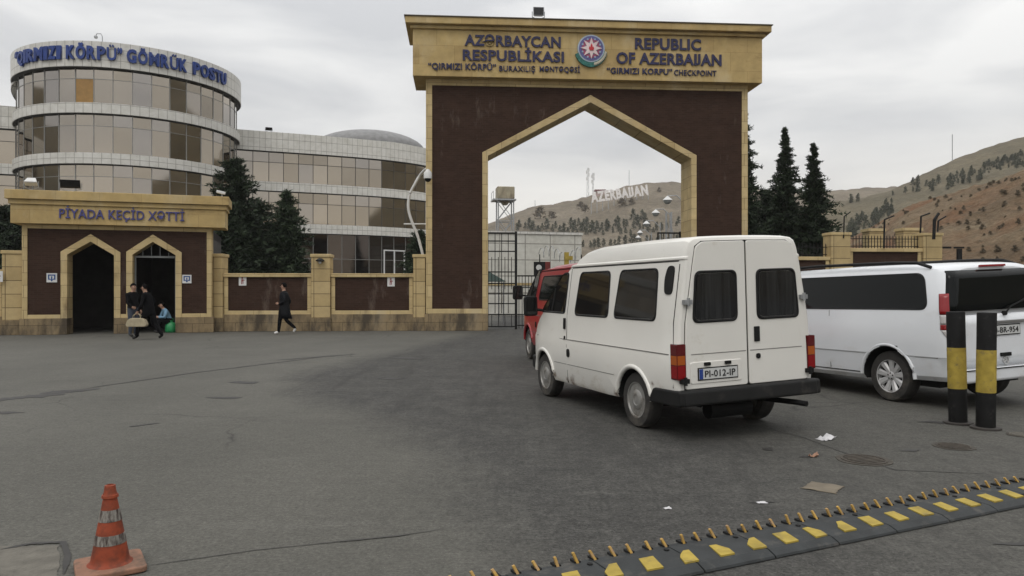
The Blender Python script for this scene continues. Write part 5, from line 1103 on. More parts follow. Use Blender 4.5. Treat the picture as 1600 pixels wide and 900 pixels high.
tv = van_root('parked_van', 991, 668, .93, HEAD, .905, 'old white high roof van with curtained rear door windows and a black bumper')
old_van(tv, M_VANW, 2.30, 2.815, 3.55, transit_rear,
        [('w', [(-.52, 1.335), (.50, 1.335), (.44, 1.95), (-.46, 1.95)], .09), ('w', [(.64, 1.335), (1.66, 1.335), (1.60, 1.95), (.70, 1.95)], .09)], (R(-2.0), 0, 0), M_VGLASS)
def red_rear(root, sec, roof, yside):
    X = -.96; f = lambda y, z: (X, y, z); nr = (-1, 0, 0)
    window(rpoly([(-.66, 1.30), (.66, 1.30), (.60, 1.78), (-.60, 1.78)], .08), f, root, M_TINT, .03, nr, .012)
    for s in (1, -1): panel('tail_lamp', rpoly([(s * .80, .75), (s * .93, .75), (s * .93, 1.15), (s * .80, 1.15)], .02), f, M_LRED, root, .02, .05, nr)
    b = MB(); b.prism(rpoly([(-1.08, .38), (-.80, .38), (-.80, .60), (-1.06, .60)], .03), -.92, .92, 'y'); b.build('rear_bumper', M_PLAST, root, bevel=.02)
rx0, ry0 = gnd(827, 561).x, gnd(827, 561).y
RH = R(12); a_ = math.pi / 2 + RH; fwd = Vector((math.cos(a_), math.sin(a_), 0)); lf = Vector((-math.sin(a_), math.cos(a_), 0))
rv = empty('parked_van', Vector((rx0, ry0, 0)) - lf * .93 - fwd * 2.6, a_, 'red van mostly hidden in front of the old white van', 'van')
old_van(rv, M_RED, 2.02, 2.6, 3.45, red_rear, [('w', [(-.5, 1.30), (1.70, 1.30), (1.66, 1.80), (-.46, 1.80)], .09)], (0, 0, 0), M_TINT, 1.9)

def modern_van():
    VH = R(19); root = van_root('parked_van', 1388, 627, .945, VH, 1.0, 'clean modern white van with privacy glass and alloy wheels, right of the old one')
    m = M_VITO; wb, front, rear = 3.2, 4.05, -.95; wr = .342
    top = [(rear, 1.84), (-.5, 1.87), (1, 1.885), (2.2, 1.87), (2.5, 1.80), (3.3, 1.22), (3.9, .98), (front, .80)]
    wid = [(rear, .94), (-.3, .95), (2.6, .955), (3.2, .93), (3.7, .86), (front, .70)]
    def ins(x): return I_(x, [(rear, .115), (rear + .015, .072), (rear + .045, .035), (rear + .10, .010), (rear + .18, 0)])
    def yside(z, x=0):
        w_ = I_(x, wid); return w_ - .02 * (.72 - z) / .4 if z < .72 else w_ - .004 if z < 1.0 else w_ - .004 - .022 * (z - 1.0) / .26 if z < 1.26 else w_ - .026 - .125 * (z - 1.26) / .5
    shear = lambda x, z: x + max(0, z - 1.15) * .20 * float(np.interp(x, [rear, -.3], [1, .35])) + max(0, (1.15 - z)) * .0 if x < .6 else x
    def sec(x):
        zt_, d = I_(x, top) - ins(x) * .45, ins(x); zb_ = I_(x, [(rear, .37), (-.45, .36), (.4, .30), (2.8, .28), (front, .25)]); q = lambda z, k: min(z, zt_ - k)
        P = [(0, zb_), (.75, zb_), (yside(.4, x) - .05 - d, zb_ + .01), (yside(.45, x) - .008 - d, zb_ + .07)]
        P += [(yside(z, x) - d + o_, q(z, k)) for z, k, o_ in ((.50, .2, 0), (.665, .17, .002), (.685, .165, .012), (.80, .15, .010), (1.02, .12, .006), (1.07, .11, 0), (1.26, .10, 0))]
        yy = lambda z: yside(z, x) - d
        z1 = q(1.74, .085); P += [(yy(max(1.26, z1)), z1), (yy(max(1.26, z1)) - .035, q(1.80, .055)), (yy(max(1.26, z1)) - .09, zt_ - .03), (yy(max(1.26, z1)) - .20, zt_ - .008), (.40, zt_ + .004), (0, zt_ + .008)]
        return P
    st = [rear, rear + .015, rear + .045, rear + .10, rear + .18, -.6, -.4, -.2, .1, .5, .9, 1.4, 1.9, 2.2, 2.35, 2.5, 2.75, 3.0, 3.3, 3.6, 3.9, front]
    body_mesh('body', st, sec, m, root, [(0, wr + .02, .42, .62, 1.2), (wb, wr + .02, .42, .62, 1.2)], 24, shear)
    for x in (0, wb):
        for s in (-1, 1):
            wheel(root, x, s * (.945 - .125), wr, .22, s, 'alloy')
            b = MB(); P = [(x + .445 * math.cos(R(2) + R(176) * i / 18), s * (I_(x, wid) - .013), wr + .02 + .445 * math.sin(R(2) + R(176) * i / 18)) for i in range(19)]; b.tube(P, .026, 8); b.build('wheel_arch', m, root, smooth=60)
    for s in (1, -1):
        fl = lambda x, z: (x, s * yside(z, x), z); nr = Vector((0, s, .25)).normalized()
        window(rpoly([(-.66, 1.275), (2.02, 1.275), (2.02, 1.755), (-.53, 1.755)], .13, 6), fl, root, M_TINT, .012, nr, .007)
        window(rpoly([(2.12, 1.275), (3.1, 1.275), (2.55, 1.74), (2.12, 1.755)], .05, 4), fl, root, M_VGLASS, .012, nr, .007)
        for xs_ in (1.04, 2.07)[(s < 0) * 0:]: strip_line('shut_line', [(xs_, .42), (xs_, .9), (xs_, 1.26)], .008, M_DARK, root, fl, (0, s, 0))
        ml = bpy.data.materials['crease_shade']; strip_line('side_crease_line', [(.46, .675), (2.7, .675)], .010, ml, root, fl, (0, s, 0), .006); strip_line('side_crease_line', [(-.80, .675), (-.47, .675)], .010, ml, root, fl, (0, s, 0), .006)  # shade of the flank crease put on as thin grey strips
        strip_line('side_crease_line', [(.46, .40), (2.7, .40)], .012, M_DARK, root, fl, (0, s, 0), .004)
        b = MB(); P = [(-.60, s * .765, 1.82), (-.40, s * .77, 1.885), (0, s * .77, 1.905), (1.4, s * .775, 1.925), (2.1, s * .775, 1.905), (2.3, s * .77, 1.85)]; b.tube(P, .022, 8); b.build('roof_rail', M_BLACK, root)
        # tall corner lamp: bright red above, clear band, red foot
        def lampf(t_, z): # t_ 0 on the side, 1 round on the tailgate
            zc = z; a = I_(t_, [(0, 0), (.5, .5), (1, 1)]); x = rear + .125 - .115 * math.sin(a * math.pi / 2); y = s * (yside(z, -.8) - .006 - .115 * (1 - math.cos(a * math.pi / 2)) - .0); return Vector((shear(x, z), y, z))
        def lamp(z0, z1, m_, parent, nm, o_=.008, t0=0, t1=1, taper=0):
            b = MB(); vs = []; n = 8; k = 5
            for j in range(k + 1):
                z = z0 + (z1 - z0) * j / k
                for i in range(n + 1):
                    t_ = t0 + taper * (1 - j / k) + (t1 - t0 - taper * (1 - j / k)) * i / n; p = lampf(t_, z); nrm_ = Vector((-math.sin(t_ * math.pi / 2), s * math.cos(t_ * math.pi / 2), 0)); vs.append(p + nrm_ * o_)
            nv = len(vs)
            b.add(vs, [(j * (n + 1) + i, j * (n + 1) + i + 1, (j + 1) * (n + 1) + i + 1, (j + 1) * (n + 1) + i) for j in range(k) for i in range(n)]); o2 = b.build(nm, m_, parent, smooth=60); sd = o2.modifiers.new('solid', 'SOLIDIFY'); sd.thickness = .010; sd.offset = 0; return o2
        L_ = lamp(1.22, 1.48, M_LRED, root, 'tail_lamp', .004, .08); lamp(1.10, 1.215, M_LWHT, L_, 'lamp_lens', .004, .08); lamp(1.03, 1.095, M_LRED, L_, 'lamp_lens', .004, .10); lamp(.92, 1.025, M_LWHT, L_, 'lamp_lens', .004, .15, 1, .35)
    # tailgate glass, wiper, handle, plate, emblem, bumper
    X = lambda z: shear(rear, z); n_ = Vector((-1, 0, -.2)).normalized() if False else Vector((-.98, 0, .196)).normalized()
    def gp(y, z):                      # the rear face bows forward towards its corners
        return (X(z) + .10 * max(0, (abs(y) - yside(z, -.8) + .14) / .12) ** 2, y, z)
    def bowed(name, poly_fn, z0, z1, m_, o_=.012, th=.02, parent=root, n=16, k=5):
        b = MB(); vs = []
        for j in range(k + 1):
            z = z0 + (z1 - z0) * j / k; w0 = poly_fn(z)
            for i in range(n + 1): y = w0 * (2 * i / n - 1); vs.append(Vector(gp(y, z)) - Vector((o_, 0, 0)))
        b.add(vs, [(j * (n + 1) + i, j * (n + 1) + i + 1, (j + 1) * (n + 1) + i + 1, (j + 1) * (n + 1) + i) for j in range(k) for i in range(n)]); o2 = b.build(name, m_, parent, smooth=60); sd = o2.modifiers.new('solid', 'SOLIDIFY'); sd.thickness = th; sd.offset = 0; return o2
    rw = bowed('rear_window', lambda z: yside(z, -.8) - .045, 1.25, 1.765, M_TINT, .014, n=40)
    b = MB(); b.tube([(X(1.19) - .035, -.02, 1.20), (X(1.26) - .045, -.12, 1.28), (X(1.35) - .04, -.55, 1.42)], .011, 6); b.lathe([(.03, -.02), (.03, .02)], 10, Matrix.Translation((X(1.19) - .02, -.02, 1.2)) @ Matrix.Rotation(R(90), 4, 'Z'), 'y'); b.build('wiper', M_RUB, root)
    bowed('brake_light', lambda z: .22, 1.80, 1.825, M_LRED, .02, .03)
    for y in (.80, -.80): strip_line('shut_line', [(y, .56), (y, 1.20)], .008, M_DARK, root, gp, (-1, 0, 0), .006)
    bowed('tailgate_panel', lambda z: .80, .545, 1.20, m, .006, .012)
    bowed('chrome_strip', lambda z: .36, 1.075, 1.11, mat('dull_chrome', (.30, .30, .30), .35, .1, 3, .7), .03, .03)
    plate(root, '50-BR-954', X(.99) - .024, 0, .99, .52, .112, False)
    bowed('tailgate_handle', lambda z: .085, .655, .70, M_RUB, .022, .03)
    b = MB(); T = Matrix.Translation((X(.59) - .022, 0, .60)); b.lathe([(.052, -.008), (.052, .008), (.041, .008), (.041, -.008), (.052, -.008)], 24, T @ Matrix.Rotation(R(90), 4, 'Z'), 'y', False)
    for i in range(3): q = R(90) + i * R(120); b.box(-.004, .004, -.006, .006, 0, .045, T @ Matrix.Rotation(q - R(90), 4, 'X'))
    b.build('badge', M_ALLOY, root)
    bowed('bumper', lambda z: .86, .37, .53, m, .05, .10)
    bowed('bumper_step', lambda z: .84, .515, .528, M_DARK, .085, .05)
    b = MB(); b.box(-.6, .5, -.7, .7, .26, .36); b.build('underbody', M_DARK, root)
    b = MB(); b.box(-.12, .12, -.75, .75, .26, .36); b.build('rear_axle', M_DARK, root)
    for ch in root.children:
        if ch.name.split('.')[0] != 'wheel': ch.rotation_euler = (R(-2.2), R(.9), 0)
modern_van()

# ------------------------------------------------------------------ bollards, cone, spike strip, litter
bp = empty('bollard', gnd(1497, 662), R(10), 'left one of the two black and yellow steel bollards', 'bollard', 'black and yellow bollards behind the white van')
b = MB(); b.lathe([(.094, .0), (.094, 1.25), (.09, 1.262), (.001, 1.262)], 32); b.build('post', M_BLKP, bp, smooth=35)
b = MB(); b.lathe([(.0955, .40), (.0955, .86)], 32); b.build('yellow_band', M_YELLOW, bp, smooth=35)
b = MB(); b.lathe([(.150, .0), (.150, .022), (.094, .026)], 32); b.build('base_plate', mat('rusty_plate', (.045, .04, .036), .7, .3, 8), bp)
b2 = copy_tree(bp); b2.location = gnd(1540, 670); b2['label'] = 'right one of the two black and yellow steel bollards'; b2.rotation_euler = (R(.3), R(-1.0), 1.2); bp.rotation_euler = (0, R(-1.3), 0)

cn = empty('traffic_cone', gnd(172, 889), R(33), 'faded orange traffic cone with two worn white bands on a square base', 'traffic cone')
k_ = .456
b = MB()
prof = [(.098, .036), (.030, .405)]
rr = lambda z: .098 + (.030 - .098) * (z - .036) / (.405 - .036)
b.lathe([(.118, .03), (.102, .044)] + [(rr(z), z) for z in np.linspace(.05, .385, 14)] + [(.042, .388), (.040, .402), (.036, .404), (.030, .42), (.026, .452), (.018, .455), (.016, .40)], 36); b.build('cone_body', M_ORANGEC, cn, smooth=40)
for z0, z1 in ((.145, .195), (.265, .325)): b = MB(); b.lathe([(rr(z) + .0022, z) for z in np.linspace(z0, z1, 4)], 36); b.build('white_band', M_WORNW, cn, smooth=40)
b = MB(); s = .165; P = rpoly([(-s, -s), (s, -s), (s, s), (-s, s)], .035, 4); b.prism(P, .004, .036, 'z'); bo = b.build('base', M_CONEB, cn, bevel=.008)

SA = math.atan2(1.807, 3.811); sp0 = at(821, F * (EYE - .05) / (892 - HZ)) + Vector((-math.sin(SA), math.cos(SA), 0)) * .055
ss = empty('spike_strip', (sp0.x, sp0.y, 0), SA, 'long black rubber spike strip with yellow marks and yellow teeth, across the road', 'spike strip')
L0, L1 = -1.6, 6.4; Wd = .385
prof = [(-Wd, .004), (-Wd + .008, .018), (-Wd + .06, .038), (-.09, .046), (-.012, .034), (0, .004)]
zs_ = lambda y: float(np.interp(y, [p[0] for p in prof], [p[1] for p in prof]))
n = 16; step = (L1 - L0) / n
for i in range(n):
    b = MB(); b.prism([(p[0], p[1]) for p in prof], L0 + i * step + .004, L0 + (i + 1) * step - .004, 'x'); b.build('rubber_segment', M_STRIP, ss, bevel=.004)
rnd = random.Random(2)
for i in range(n):
    xx = L0 + (i + 1) * step
    for y in (-.11, -.28): b = MB(); b.lathe([(.016, zs_(y) + .001), (.016, zs_(y) + .006), (.001, zs_(y) + .007)], 8, Matrix.Translation((xx - .045, y, 0))); b.build('bolt', M_DARK, ss)
i = 0; x = L0 + .09
while x < L1:
    b = MB(); ya, yb = -Wd + .078, -Wd + .078 + .150; w_ = .048; a_ = -.050
    q = [(x - w_ + a_ * .5, ya), (x + w_ + a_ * .5, ya), (x + w_ - a_ * .5, yb), (x - w_ - a_ * .5, yb)]
    if x < 2.2 and rnd.random() < .3:
        c = rnd.choice([2, 3]); q2 = list(q); p_ = Vector(q[c]); a, d_ = Vector(q[c - 1]), Vector(q[(c + 1) % 4]); q2[c:c + 1] = [tuple(p_.lerp(a, .55)), tuple(p_.lerp(Vector((x, (ya + yb) / 2)), .55)), tuple(p_.lerp(d_, .5))]; q = q2
    b.prism([(p[0] + rnd.uniform(-.004, .004), p[1] + rnd.uniform(-.004, .004)) for p in q], .0380, .0478, 'z'); b.build('yellow_marking', M_YELLOW, ss); x += .241
x = L0 + .03
sm = None
for k in range(int((L1 - L0) / .1175)):
    xx = L0 + .03 + k * .1175 + rnd.uniform(-.006, .006); T = Matrix.Translation((xx, -.055, .038)) @ Matrix.Rotation(R(-rnd.uniform(10, 34)), 4, 'X') @ Matrix.Rotation(R(rnd.uniform(-26, -8)), 4, 'Y') @ Matrix.Diagonal((1, 1, rnd.uniform(.62, .76), 1))
    b = MB(); b.add([(-.0075, -.006, 0), (.0075, -.006, 0), (.0075, .006, 0), (-.0075, .006, 0), (-.007, -.005, .078), (.007, -.005, .078), (.007, .006, .086), (-.007, .006, .086)], [(0, 3, 2, 1), (4, 5, 6, 7), (0, 1, 5, 4), (1, 2, 6, 5), (2, 3, 7, 6), (3, 0, 4, 7)], T); b.build('spike', M_SPIKE, ss)
    b = MB(); b.box(xx - .014, xx + .020, -.055, .003, .036, .0488); b.build('spike_slot', M_DARK, ss)

M_PAPER = mat('white_litter', (.55, .54, .55), .6, .1, 9)
def litter(name, px, py, label, cat, m_, w_, d_, h_, seed, rz=0, bend=1):
    o = MB(); rn = random.Random(seed); n = 9; vs = []
    for j in range(n):
        for i in range(n):
            u, v = i / (n - 1) - .5, j / (n - 1) - .5; z = .004 + h_ * max(0, noise.noise(Vector((u * 3 + seed, v * 3, 0))) + .25 + bend * max(0, u) ** 2 * 3) 
            vs.append((u * w_ * (1 + .15 * noise.noise(Vector((v * 5, seed, 1)))), v * d_ * (1 + .2 * noise.noise(Vector((u * 5, seed, 4)))), z))
    o.add(vs, [(j * n + i, j * n + i + 1, (j + 1) * n + i + 1, (j + 1) * n + i) for j in range(n - 1) for i in range(n - 1)])
    q = o.build(name, m_, smooth=60, fix=False); q.location = gnd(px, py); q.rotation_euler = (0, 0, rz); sd = q.modifiers.new('solid', 'SOLIDIFY'); sd.thickness = .002; return tag(q, label, cat)
litter('plastic_bag', 1290, 687, 'crumpled white plastic scrap lying on the asphalt behind the old white van', 'litter', M_PAPER, .16, .12, .05, 3, .4)
litter('cardboard_scrap', 1286, 762, 'flattened brown cardboard piece lying in front of the spike strip', 'litter', mat('wet_cardboard', (.16, .135, .10), .9, .2, 6), .26, .24, .006, 8, .9, 0)
litter('food_wrapper', 1271, 714, 'tiny reddish wrapper on the asphalt near the manhole', 'litter', mat('brown_wrapper', (.30, .17, .11), .6, .4, 25), .075, .05, .03, 5)
litter('paper_scrap', 1190, 786, 'small pale paper scrap on the asphalt in front of the spike strip', 'litter', M_PAPER, .07, .05, .008, 12, .3, 0)
litter('paper_scrap', 1043, 795, 'tiny pale scrap on the coarse dark asphalt', 'litter', M_PAPER, .05, .035, .008, 15, .3, 0)
def manhole(px, py, r, label, m_=None):
    o = empty('manhole_cover', gnd(px, py), .4, label, 'manhole', 'manhole covers by the bollards'); m_ = m_ or mat('dirty_cast_iron', (.055, .046, .036), .8, .35, 12)
    b = MB(); n = 28; P = [(r * 1.22 * (1 + .10 * noise.noise(Vector((math.cos(i * .224) * 1.5 + px, math.sin(i * .224) * 1.5, 3)))) * math.cos(2 * math.pi * i / n), r * 1.22 * math.sin(2 * math.pi * i / n) * (1 + .1 * noise.noise(Vector((i * .5, px, 0))))) for i in range(n)]; b.prism(P, .001, .006, 'z'); b.build('surround', mat('broken_asphalt_edge', (.065, .058, .048), .95, .3, 14, bmp=.5), o)
    b = MB(); b.lathe([(r, .0065), (r, .012), (r * .9, .012), (r * .9, .008), (.001, .009)], 32)
    for i in range(-3, 4): b.box(-r * .8 * math.sqrt(1 - (i / 4) ** 2), r * .8 * math.sqrt(1 - (i / 4) ** 2), i * r * .22 - .008, i * r * .22 + .008, .0085, .013)
    b.build('cover', m_, o)
manhole(1350, 719, .19, 'nearer of two rusty manhole covers sunk in the asphalt')
manhole(1490, 698, .15, 'farther of two manhole covers, right below the bollards')
manhole(1598, 680, .12, 'pale small manhole lid at the right edge', M_CONC)

# ------------------------------------------------------------------ people and their bags
SKIN = mat('skin', (.34, .20, .14), .6, .08); HAIR = mat('black_hair', (.006, .005, .005), .9, spec=.05)
BLK = mat('black_cloth', (.006, .006, .007), .9, .3, 9, spec=.08); JEANS = mat('faded_jeans', (.045, .055, .075), .9, .25, 9); LEATH = mat('black_jacket_cloth', (.007, .008, .010), .75, .3, 9, spec=.15)
SNEAK = mat('white_sneaker', (.65, .64, .62), .6); DSHOE = mat('dark_shoe', (.012, .011, .010), .5); LBLUE = mat('light_blue_cloth', (.15, .27, .38), .8, .2, 9); EYEM = mat('eye', (.02, .015, .012), .2)
def person(name, loc, rz, J, mats, label, extra=None):
    """one skinned body; J: joint -> (x,y,z,r); facing +x. mats: skin, top, trousers, shoes"""
    o0 = bpy.data.meshes.new(name); bm = bmesh.new(); sl_ = bm.verts.layers.skin.verify(); V = {}
    def vert(k, p, r): v = bm.verts.new(p); v[sl_].radius = r if isinstance(r, tuple) else (r, r); V[k] = v; return v
    for k, q in J.items(): vert(k, q[:3], q[3] if len(q) == 4 else (q[3], q[4]))
    V['pelvis'][sl_].use_root = True
    E = [('pelvis', 'spine'), ('spine', 'chest'), ('chest', 'neck'), ('neck', 'jaw'), ('jaw', 'face'), ('face', 'crown')]; seg = []
    for s in 'lr': E += [('chest', s + 'sh'), (s + 'sh', s + 'el'), (s + 'el', s + 'wr'), (s + 'wr', s + 'pm'), ('pelvis', s + 'hip'), (s + 'hip', s + 'kn'), (s + 'kn', s + 'an'), (s + 'an', s + 'to')]
    for a, b_ in E: bm.edges.new((V[a], V[b_]))
    bm.to_mesh(o0); bm.free()
    t_ = lnk(bpy.data.objects.new('draft', o0)); sk = t_.modifiers.new('skin', 'SKIN'); sk.use_smooth_shade = True; sb = t_.modifiers.new('sub', 'SUBSURF'); sb.levels = 2
    me = bpy.data.meshes.new_from_object(t_.evaluated_get(bpy.context.evaluated_depsgraph_get())); bpy.data.objects.remove(t_)
    bm = bmesh.new(); bm.from_mesh(me)
    # five bent fingers on each palm, nose and ears, in the same mesh
    add = MB()
    for s, sg in (('l', 1), ('r', -1)):
        w_, p = Vector(J[s + 'wr'][:3]), Vector(J[s + 'pm'][:3]); d = (p - w_).normalized(); side = d.cross(Vector((0, sg, 0))); side = (side if side.length > .1 else Vector((1, 0, 0))).normalized(); inn = d.cross(side).normalized() * sg
        for i, ln in enumerate((.060, .072, .066, .050)):
            q = p + side * (.028 - .019 * i) - d * .01; add.tube([q, q + d * ln * .5 + inn * .006, q + d * ln * .85 + inn * .022, q + d * ln + inn * .036], .0088, 6, r2=.006)
        q = w_.lerp(p, .45) + side * .03; add.tube([q, q + side * .02 + d * .025, q + side * .018 + d * .055 + inn * .01], .0105, 6, r2=.007)
    f_ = Vector(J['face'][:3]); c_ = Vector(J['crown'][:3]); upv = (c_ - Vector(J['jaw'][:3])).normalized(); fr = Vector((1, 0, 0)); fr = (fr - upv * fr.dot(upv)).normalized(); sd_ = upv.cross(fr)
    add.add([f_ + fr * .088 + upv * .035, f_ + fr * .085 + sd_ * .016 - upv * .012, f_ + fr * .085 - sd_ * .016 - upv * .012, f_ + fr * .118 - upv * .008], [(0, 1, 3), (0, 3, 2), (1, 2, 3)])
    for sg in (1, -1): add.ball(f_ + sd_ * (.083 * sg) - fr * .005, .026, 8, (.8, .4, 1.2))
    n0 = len(bm.verts); vv = [bm.verts.new(p) for p in add.v]
    for f in add.f:
        try: bm.faces.new([vv[i] for i in f])
        except ValueError: pass
    bmesh.ops.recalc_face_normals(bm, faces=bm.faces); bm.to_mesh(me); bm.free(); me.name = name
    me.materials.clear()
    for m_ in mats: me.materials.append(m_)
    cls = {'spine': 1, 'chest': 1, 'pelvis': 2}
    segs = [('pelvis', 'spine', 1), ('spine', 'chest', 1), ('chest', 'neck', 1), ('neck', 'jaw', 0), ('jaw', 'face', 0), ('face', 'crown', 0)]
    for s in 'lr': segs += [('chest', s + 'sh', 1), (s + 'sh', s + 'el', 1), (s + 'el', s + 'wr', 1), (s + 'wr', s + 'pm', 0), ('pelvis', s + 'hip', 2), (s + 'hip', s + 'kn', 2), (s + 'kn', s + 'an', 2), (s + 'an', s + 'to', 3)]
    for p in me.polygons:
        c = p.center; best = (9, 0)
        for a, b_, k in segs:
            A, B = Vector(J[a][:3]), Vector(J[b_][:3]); t1 = max(0, min(1, (c - A).dot(B - A) / (B - A).length_squared)); d = (c - A.lerp(B, t1)).length - .5 * (J[a][3] * (1 - t1) + J[b_][3] * t1)
            if d < best[0]: best = (d, k)
        p.material_index = best[1]; p.use_smooth = True
    o = lnk(bpy.data.objects.new(name, me)); o.location = loc; o.rotation_euler = (0, 0, rz); tag(o, label, 'person')
    b = MB(); T = Matrix.Translation(f_ + upv * .045 - fr * .018); b.ball((0, 0, 0), .1, 14, (1.05, .86, 1.0)); b.v = [tuple(T @ Vector(p)) for p in b.v]
    h = b.build('hair', HAIR, o, smooth=80); bm = bmesh.new(); bm.from_mesh(h.data); g_ = [v for v in bm.verts if (v.co - f_).dot(fr) > .045 and (v.co - f_).dot(upv) < .075 or (v.co - f_).dot(upv) < -.035]; bmesh.ops.delete(bm, geom=g_, context='VERTS'); bm.to_mesh(h.data); bm.free()
    for sg in (1, -1): b = MB(); b.ball(f_ + fr * .083 + upv * .022 + sd_ * .031 * sg, .011, 8); b.build('eye', EYEM, o)
    b = MB(); b.ball(f_ + fr * .082 - upv * .042, .017, 8, (.5, 1.3, .4)); b.build('mouth', mat('lips', (.25, .10, .09), .5) if 'lips' not in bpy.data.materials else bpy.data.materials['lips'], o)
    return o
def J_stand(**kw):
    J = dict(pelvis=(0, 0, .94, .135), spine=(0, 0, 1.12, .13), chest=(0, 0, 1.34, .145), neck=(.0, 0, 1.49, .058), jaw=(.025, 0, 1.555, .062), face=(.03, 0, 1.635, .088), crown=(.012, 0, 1.715, .062))
    for s, g in (('l', 1), ('r', -1)):
        J.update({s + 'sh': (0, .18 * g, 1.40, .072), s + 'el': (-.03, .235 * g, 1.12, .055), s + 'wr': (.05, .24 * g, .88, .036), s + 'pm': (.075, .235 * g, .80, .036), s + 'hip': (0, .095 * g, .86, .115), s + 'kn': (.02, .10 * g, .48, .075), s + 'an': (-.02, .10 * g, .08, .052), s + 'to': (.13, .115 * g, .042, .045)})
    J.update(kw); return J
def coat(parent, rings, m_, name='coat'):
    b = MB(); n = 22; vs = []
    for (x, y, z, a, c) in rings:
        for j in range(n): q = 2 * math.pi * j / n; k = 1 + .05 * math.sin(5 * q + z * 9); vs.append((x + a * k * math.cos(q), y + c * k * math.sin(q), z))
    m2 = len(rings); b.add(vs, [(i * n + j, i * n + (j + 1) % n, (i + 1) * n + (j + 1) % n, (i + 1) * n + j) for i in range(m2 - 1) for j in range(n)]); o = b.build(name, m_, parent, smooth=70); sd = o.modifiers.new('solid', 'SOLIDIFY'); sd.thickness = .012; return o
# man in the long coat, striding to the left (facing -x in the photo)
wk = person('person', gnd(444, 522.5), R(180), J_stand(
    lkn=(.12, .10, .49, .072), lan=(.16, .10, .085, .05), lto=(.31, .11, .045, .044), rkn=(-.04, -.10, .48, .072), ran=(-.36, -.10, .20, .05), rto=(-.28, -.11, .07, .044), lhip=(.02, .095, .87, .11),
    lel=(-.10, .23, 1.14, .055), lwr=(.12, .20, 1.04, .036), lpm=(.20, .18, 1.06, .035), rel=(-.13, -.23, 1.13, .055), rwr=(-.02, -.23, .90, .036), rpm=(.01, -.225, .82, .035)),
    [SKIN, LEATH, BLK, SNEAK], 'person in a long black coat and white sneakers striding past the brick wall')
wk.scale = (1, 1, 1)
coat(wk, [(0, 0, 1.455, .075, .12), (0, 0, 1.42, .125, .19), (0, 0, 1.3, .15, .205), (0, 0, 1.1, .15, .185), (-.01, 0, .95, .17, .19), (-.02, 0, .75, .20, .20), (-.04, 0, .54, .235, .21)], LEATH)
# person waiting in dark jacket and jeans
pz_ = gnd(208, 526.5)
person('person', pz_, R(-25), J_stand(lel=(-.06, .23, 1.12, .062), rel=(.02, -.22, 1.13, .062), rwr=(.16, -.16, .98, .04), rpm=(.22, -.12, .97, .036), chest=(0, 0, 1.34, .165), spine=(0, 0, 1.12, .15)), [SKIN, BLK, JEANS, DSHOE], 'person in dark jacket and jeans standing against the doorway edge').scale = (.98,) * 3
# person in black stepping left with a wide stride, a bag in the hand
pb = person('person', gnd(233, 530), R(180), J_stand(
    pelvis=(0, 0, .90, .135), spine=(.03, 0, 1.09, .135), chest=(.07, 0, 1.30, .15), neck=(.11, 0, 1.44, .058), jaw=(.14, 0, 1.50, .062), face=(.155, 0, 1.575, .088), crown=(.145, 0, 1.655, .062),
    lsh=(.07, .18, 1.35, .075), rsh=(.07, -.18, 1.35, .075), lel=(.10, .24, 1.08, .058), lwr=(.22, .24, .87, .037), lpm=(.25, .235, .80, .036), rel=(-.06, -.23, 1.09, .058), rwr=(.06, -.22, .89, .037), rpm=(.09, -.21, .81, .036),
    lhip=(.02, .095, .83, .12), rhip=(-.02, -.095, .83, .12), lkn=(.28, .10, .49, .08), lan=(.33, .10, .085, .052), lto=(.47, .11, .044, .046), rkn=(-.14, -.10, .45, .08), ran=(-.36, -.10, .12, .052), rto=(-.24, -.11, .043, .046)),
    [SKIN, BLK, BLK, DSHOE], 'person in black clothes stepping left with a beige bag in the hand')
hp_ = pb.matrix_basis @ Vector((.25, .235, .80)) if False else Vector((pb.location.x - .25, pb.location.y - .235, .80))
bg = empty('travel_bag', (hp_.x, hp_.y, .40), R(6), 'beige holdall hanging from the hand of the person in black', 'bag')
M_BAG = mat('beige_canvas', (.36, .31, .21), .8, .15, 8)
b = MB(); P = rpoly([(-.27, 0), (.27, 0), (.30, .06), (.25, .20), (.16, .26), (-.16, .26), (-.25, .20), (-.30, .06)], .05); b.prism(P, -.11, .11, 'y'); b.build('bag_body', M_BAG, bg, bevel=.045, seg=3)
for s in (-1, 1): b = MB(); b.tube([(-.12, s * .06, .24), (-.10, s * .04, .34), (-.03, s * .012, .405), (.03, s * .012, .405), (.10, s * .04, .34), (.12, s * .06, .24)], .011, 6); b.build('handle', M_BAG, bg)
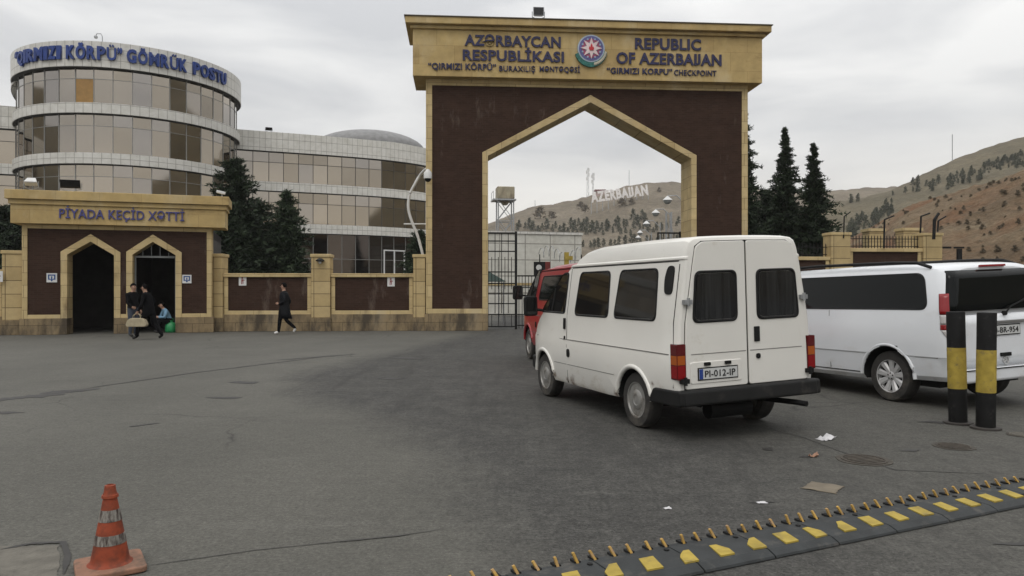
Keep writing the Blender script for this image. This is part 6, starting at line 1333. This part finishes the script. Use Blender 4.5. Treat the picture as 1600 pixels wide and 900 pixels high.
# seated person in light blue at the doorway corner
ps = person('person', pw(pl(262, 500)[0], .35, 0), PA + R(205), J_stand(
    pelvis=(0, 0, .40, .14), spine=(.05, 0, .57, .13), chest=(.14, 0, .74, .14), neck=(.20, 0, .86, .055), jaw=(.24, 0, .90, .06), face=(.265, 0, .965, .085), crown=(.25, 0, 1.04, .06),
    lsh=(.14, .17, .78, .07), rsh=(.14, -.17, .78, .07), lel=(.22, .22, .56, .055), lwr=(.40, .14, .55, .036), lpm=(.47, .11, .56, .035), rel=(.22, -.22, .56, .055), rwr=(.40, -.14, .55, .036), rpm=(.47, -.11, .56, .035),
    lhip=(.02, .10, .38, .115), rhip=(.02, -.10, .38, .115), lkn=(.40, .14, .46, .075), lan=(.36, .13, .08, .05), lto=(.50, .14, .042, .045), rkn=(.40, -.14, .46, .075), ran=(.34, -.13, .08, .05), rto=(.48, -.14, .042, .045)),
    [SKIN, LBLUE, BLK, DSHOE], 'person in a light blue top sitting low in the corner of the doorway')
st_ = empty('stool', pw(pl(262, 500)[0], .35, 0), PA, 'low dark stool under the seated person in light blue', 'stool'); b = MB(); b.box(-.17, .17, -.17, .17, .24, .275); b.build('seat', M_BLACK, st_, bevel=.01)
for sx in (-.14, .14):
    for sy in (-.14, .14): b = MB(); b.tube([(sx, sy, 0), (sx * .9, sy * .9, .245)], .014, 6); b.build('leg', M_BLACK, st_)
gb = empty('shopping_bag', gnd(267, 519.5), .2, 'bright green plastic bag standing on the ground at the doorway corner', 'bag'); M_GRN = mat('green_plastic', (.02, .22, .075), .35, .25, 9)
b = MB(); n = 18; vs = []
for (z, r) in ((.0, .17), (.02, .20), (.12, .215), (.25, .20), (.34, .13), (.38, .07), (.44, .10)):
    for j in range(n): q = 2 * math.pi * j / n; k = 1 + .16 * noise.noise(Vector((math.cos(q) * 2, math.sin(q) * 2, z * 8))); vs.append((r * k * 1.0 * math.cos(q), r * k * .75 * math.sin(q), z))
b.add(vs, [(i * n + j, i * n + (j + 1) % n, (i + 1) * n + (j + 1) % n, (i + 1) * n + j) for i in range(6) for j in range(n)] + [list(range(n))]); b.build('bag_body', M_GRN, gb, smooth=50)
for s in (-1, 1): b = MB(); b.tube([(s * .07, 0, .40), (s * .09, .02, .48), (s * .03, .02, .50)], .012, 5); b.build('handle', M_GRN, gb)

# ------------------------------------------------------------------ thin haze in the valley air
hz = MB(); hz.box(-950, 950, -350, 1550, -7, 150)
hm = bpy.data.materials.new('valley_haze'); hm.use_nodes = True; t = hm.node_tree; t.nodes.clear()
vo = t.nodes.new('ShaderNodeOutputMaterial'); pv = t.nodes.new('ShaderNodeVolumePrincipled'); pv.inputs['Color'].default_value = (.95, .95, .95, 1); pv.inputs['Density'].default_value = .0003; pv.inputs['Anisotropy'].default_value = 0
t.links.new(pv.outputs[0], vo.inputs['Volume'])
tag(hz.build('haze', hm), kind='stuff')
